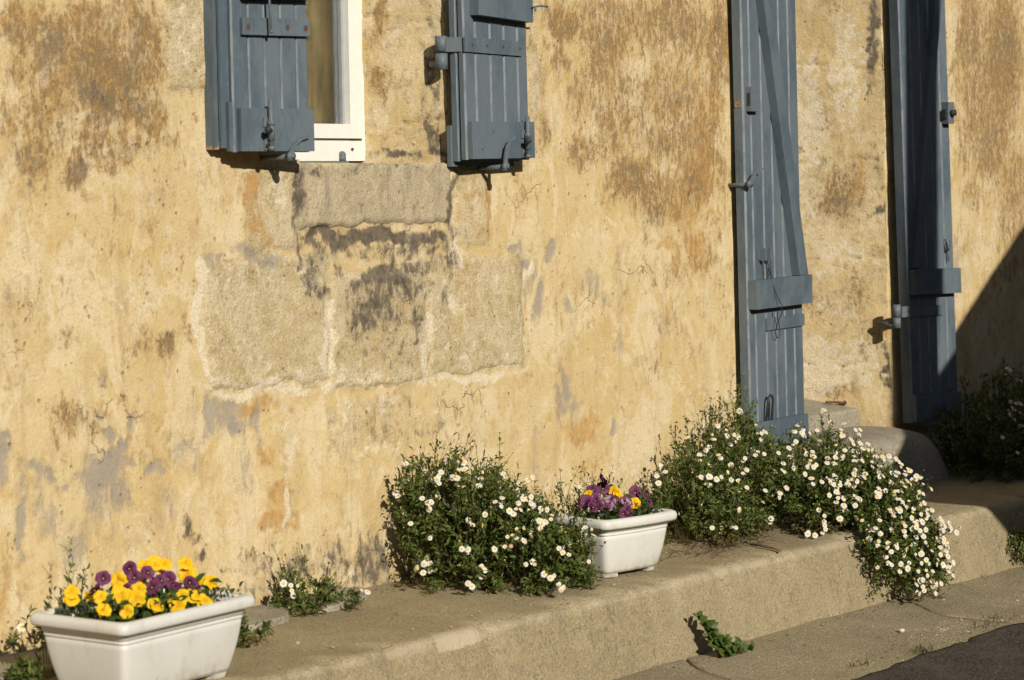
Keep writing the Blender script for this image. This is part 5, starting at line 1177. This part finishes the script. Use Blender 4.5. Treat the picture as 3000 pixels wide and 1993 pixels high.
# litter: twig, white pebble, grit, dry leaf crumbs ---------------------
bm = bmesh.new(); tube(bm, [(.535, -.47, .004), (.52, -.52, .006), (.505, -.565, .005), (.487, -.605, .003)], [.003, .0045, .004, .005], 6); tag(finish(bm, 'twig', mat_plain('dry_twig', (.16, .10, .055), .9, .4, 90), None, True), 'dry brown twig lying on the pavement below the daisy mound', 'twig')
PEB = mat_plain('white_pebble', (.62, .56, .46), .8, .2, 50)
bm = bmesh.new(); bmesh.ops.create_icosphere(bm, subdivisions=2, radius=.009)
rnd = random.Random(4)
for v in bm.verts: v.co *= rnd.uniform(.8, 1.2); v.co.z *= .7
o = finish(bm, 'pebble', PEB, None, False); o.location = (.62, -.93, -.222); tag(o, 'white pebble lying alone on the gutter concrete', 'pebble')
bm = bmesh.new(); rnd = random.Random(8)
for i in range(420):
    x = rnd.uniform(-.4, 1.9); y = rnd.uniform(-.72, -1.14) if rnd.random() < .7 else rnd.gauss(-1.09, .03)
    if i < 110: x = rnd.gauss(.80, .09); y = rnd.gauss(-1.0, .035)
    if i > 300: x = rnd.uniform(-1.6, 1.8); y = rnd.uniform(-.3, -.56)
    z = gutter_z(y)+.001 if y < -.66 else .001
    r = rnd.uniform(.0012, .0034) if rnd.random() < .9 else rnd.uniform(.0035, .0065)
    bmesh.ops.create_icosphere(bm, subdivisions=1, radius=r, matrix=Matrix.Translation((x, y, z)) @ Matrix.Diagonal((rnd.uniform(.7, 1.5), rnd.uniform(.7, 1.3), .6, 1)))
tag(finish(bm, 'grit', mat_plain('grit_stone', (.36, .30, .21), .9, .5, 40), None), 'scattered grit on the pavement and the gutter', None, None, 'stuff')
lv = Leaves(); rs = np.random.RandomState(12); n = 420
x = rs.uniform(-1.3, 1.9, n); y = np.where(rs.rand(n) < .35, rs.uniform(-1.1, -.72, n), rs.uniform(-.5, -.02, n)); x[:170] = rs.normal(.45, .16, 170); y[:170] = rs.normal(-.40, .05, 170); x[170:240] = rs.normal(-.75, .14, 70); y[170:240] = rs.normal(-.08, .03, 70); y[240:330] = -.705-np.abs(rs.normal(0, .018, 90)); x[330:370] = rs.normal(.35, .4, 40); y[330:370] = rs.normal(-1.05, .035, 40)
z = np.where(y < -.66, [gutter_z(v) for v in y], .0)+.003
ln = rs.uniform(.006, .016, n)
lv.add(np.stack([x, y, z], 1), rs.normal(size=(n, 3))*np.array([1, 1, .12]), np.array([[0, 0, 1.0]]*n)+rs.normal(size=(n, 3))*.2, ln, ln*.13, rs.rand(n)*.5, np.ones(n), .2)
o = lv.build('leaf_litter', LEAF, None); o['label'] = 'dry brown leaf litter along the foot of the wall and under the daisies'
# thin dry runners at the foot of the daisy mound
st = Stems()
for i in range(60):
    p = np.array([rs.normal(.46, .12), rs.normal(-.42, .035), .003]); d = rs.normal(size=3)*np.array([.06, .04, 0]); s = np.linspace(0, 1, 5)[:, None]
    q = p+d*s+np.array([0, 0, .012])*np.sin(s*3.1)*rs.rand(); st.add(q, .0009, .0006)
o = st.build('dry_runners', DEAD, None); o['label'] = 'tangle of dry brown runners in front of the daisy mound'

# ------------------------------------------------------------------ unseen roof and pipe, added to throw the shadow on the right
def shadow_caster():
    y0 = -2.45; dx = -y0*0.046/0.093*1.0; dz = -y0*0.048/0.093
    tip = (1.79-dx, -.13+dz); kink = (2.0-dx, .006+dz); top = (5.2-dx, 2.16+dz)
    t = empty('added_shadow_caster', (tip[0]+2.2, y0-1.5, -.24)); tag(t, 'invented roof and pipe outside the frame, added to cast the shadow on the right', 'shadow_caster')
    T = Vector(t.location); bm = bmesh.new()
    pts = [tip, kink, top, (top[0]+.06, top[1]-.09), (kink[0]+.14, kink[1]-.06), (tip[0]+.02, tip[1]-.012)]
    f = [bm.verts.new(Vector((x, y0, z))-T) for (x, z) in pts]; b = [bm.verts.new(Vector((x, y0-3.2, z))-T) for (x, z) in pts]
    bm.faces.new(f); bm.faces.new(b[::-1])
    for i in range(6): bm.faces.new((f[i], b[i], b[(i+1) % 6], f[(i+1) % 6]))
    finish(bm, 'roof', mat_plain('caster_roof', (.22, .21, .20), .6), t)
    bm = bmesh.new(); px = 2.302-dx
    zb = kink[1]+(px-kink[0])*.675
    tube(bm, [Vector((px, y0-.10, zb-.05))-T, Vector((px, y0-.10, zb+2.6))-T], .090, 20); finish(bm, 'shadow_pipe', mat_plain('caster_pipe', (.25, .25, .25), .5), t, True)  # unseen pipe, added to cast the upright shadow band on the door shutter
    for x, yy in ((top[0]-.3, y0-.15), (top[0]-.3, y0-3.0)):
        bm = bmesh.new(); box(bm, x-.06-T.x, x+.06-T.x, yy-.06-T.y, yy+.06-T.y, 0, kink[1]+(x-kink[0])*.675-T.z); finish(bm, 'post', DARKWOOD, t)
shadow_caster()

# ------------------------------------------------------------------ the house row across the street, behind the viewer
def opposite():
    t = empty('opposite_house', (0, -11.5, -.24)); tag(t, 'plain two storey house across the street, behind the viewer', 'house')
    m = mat_plain('opposite_render', (.34, .29, .21), .9, .15, 3); g = mat_plain('opposite_glass', (.04, .045, .05), .15); rf = mat_plain('opposite_tiles', (.30, .13, .07), .9, .3, 12)
    bm = bmesh.new(); box(bm, -26, 22, -6.5, 0, 0, 4.9); finish(bm, 'wall', m, t)
    bm = bmesh.new(); vs = [bm.verts.new(q) for q in ((-26.3, .2, 4.92), (22.3, .2, 4.92), (22.3, -3.2, 6.2), (-26.3, -3.2, 6.2), (-26.3, -6.8, 4.92), (22.3, -6.8, 4.92))]
    bm.faces.new((vs[0], vs[1], vs[2], vs[3])); bm.faces.new((vs[3], vs[2], vs[5], vs[4])); finish(bm, 'roof', rf, t)
    for i in range(9):
        for z in (1.0, 3.2):
            x = -23+i*5; bm = bmesh.new(); box(bm, x, x+1.0, -.05, .02, z, z+1.25); w = finish(bm, 'window', PAINT, t)
            bm = bmesh.new(); box(bm, x+.08, x+.92, -.04, .03, z+.08, z+1.17); finish(bm, 'pane', g, w)
opposite()
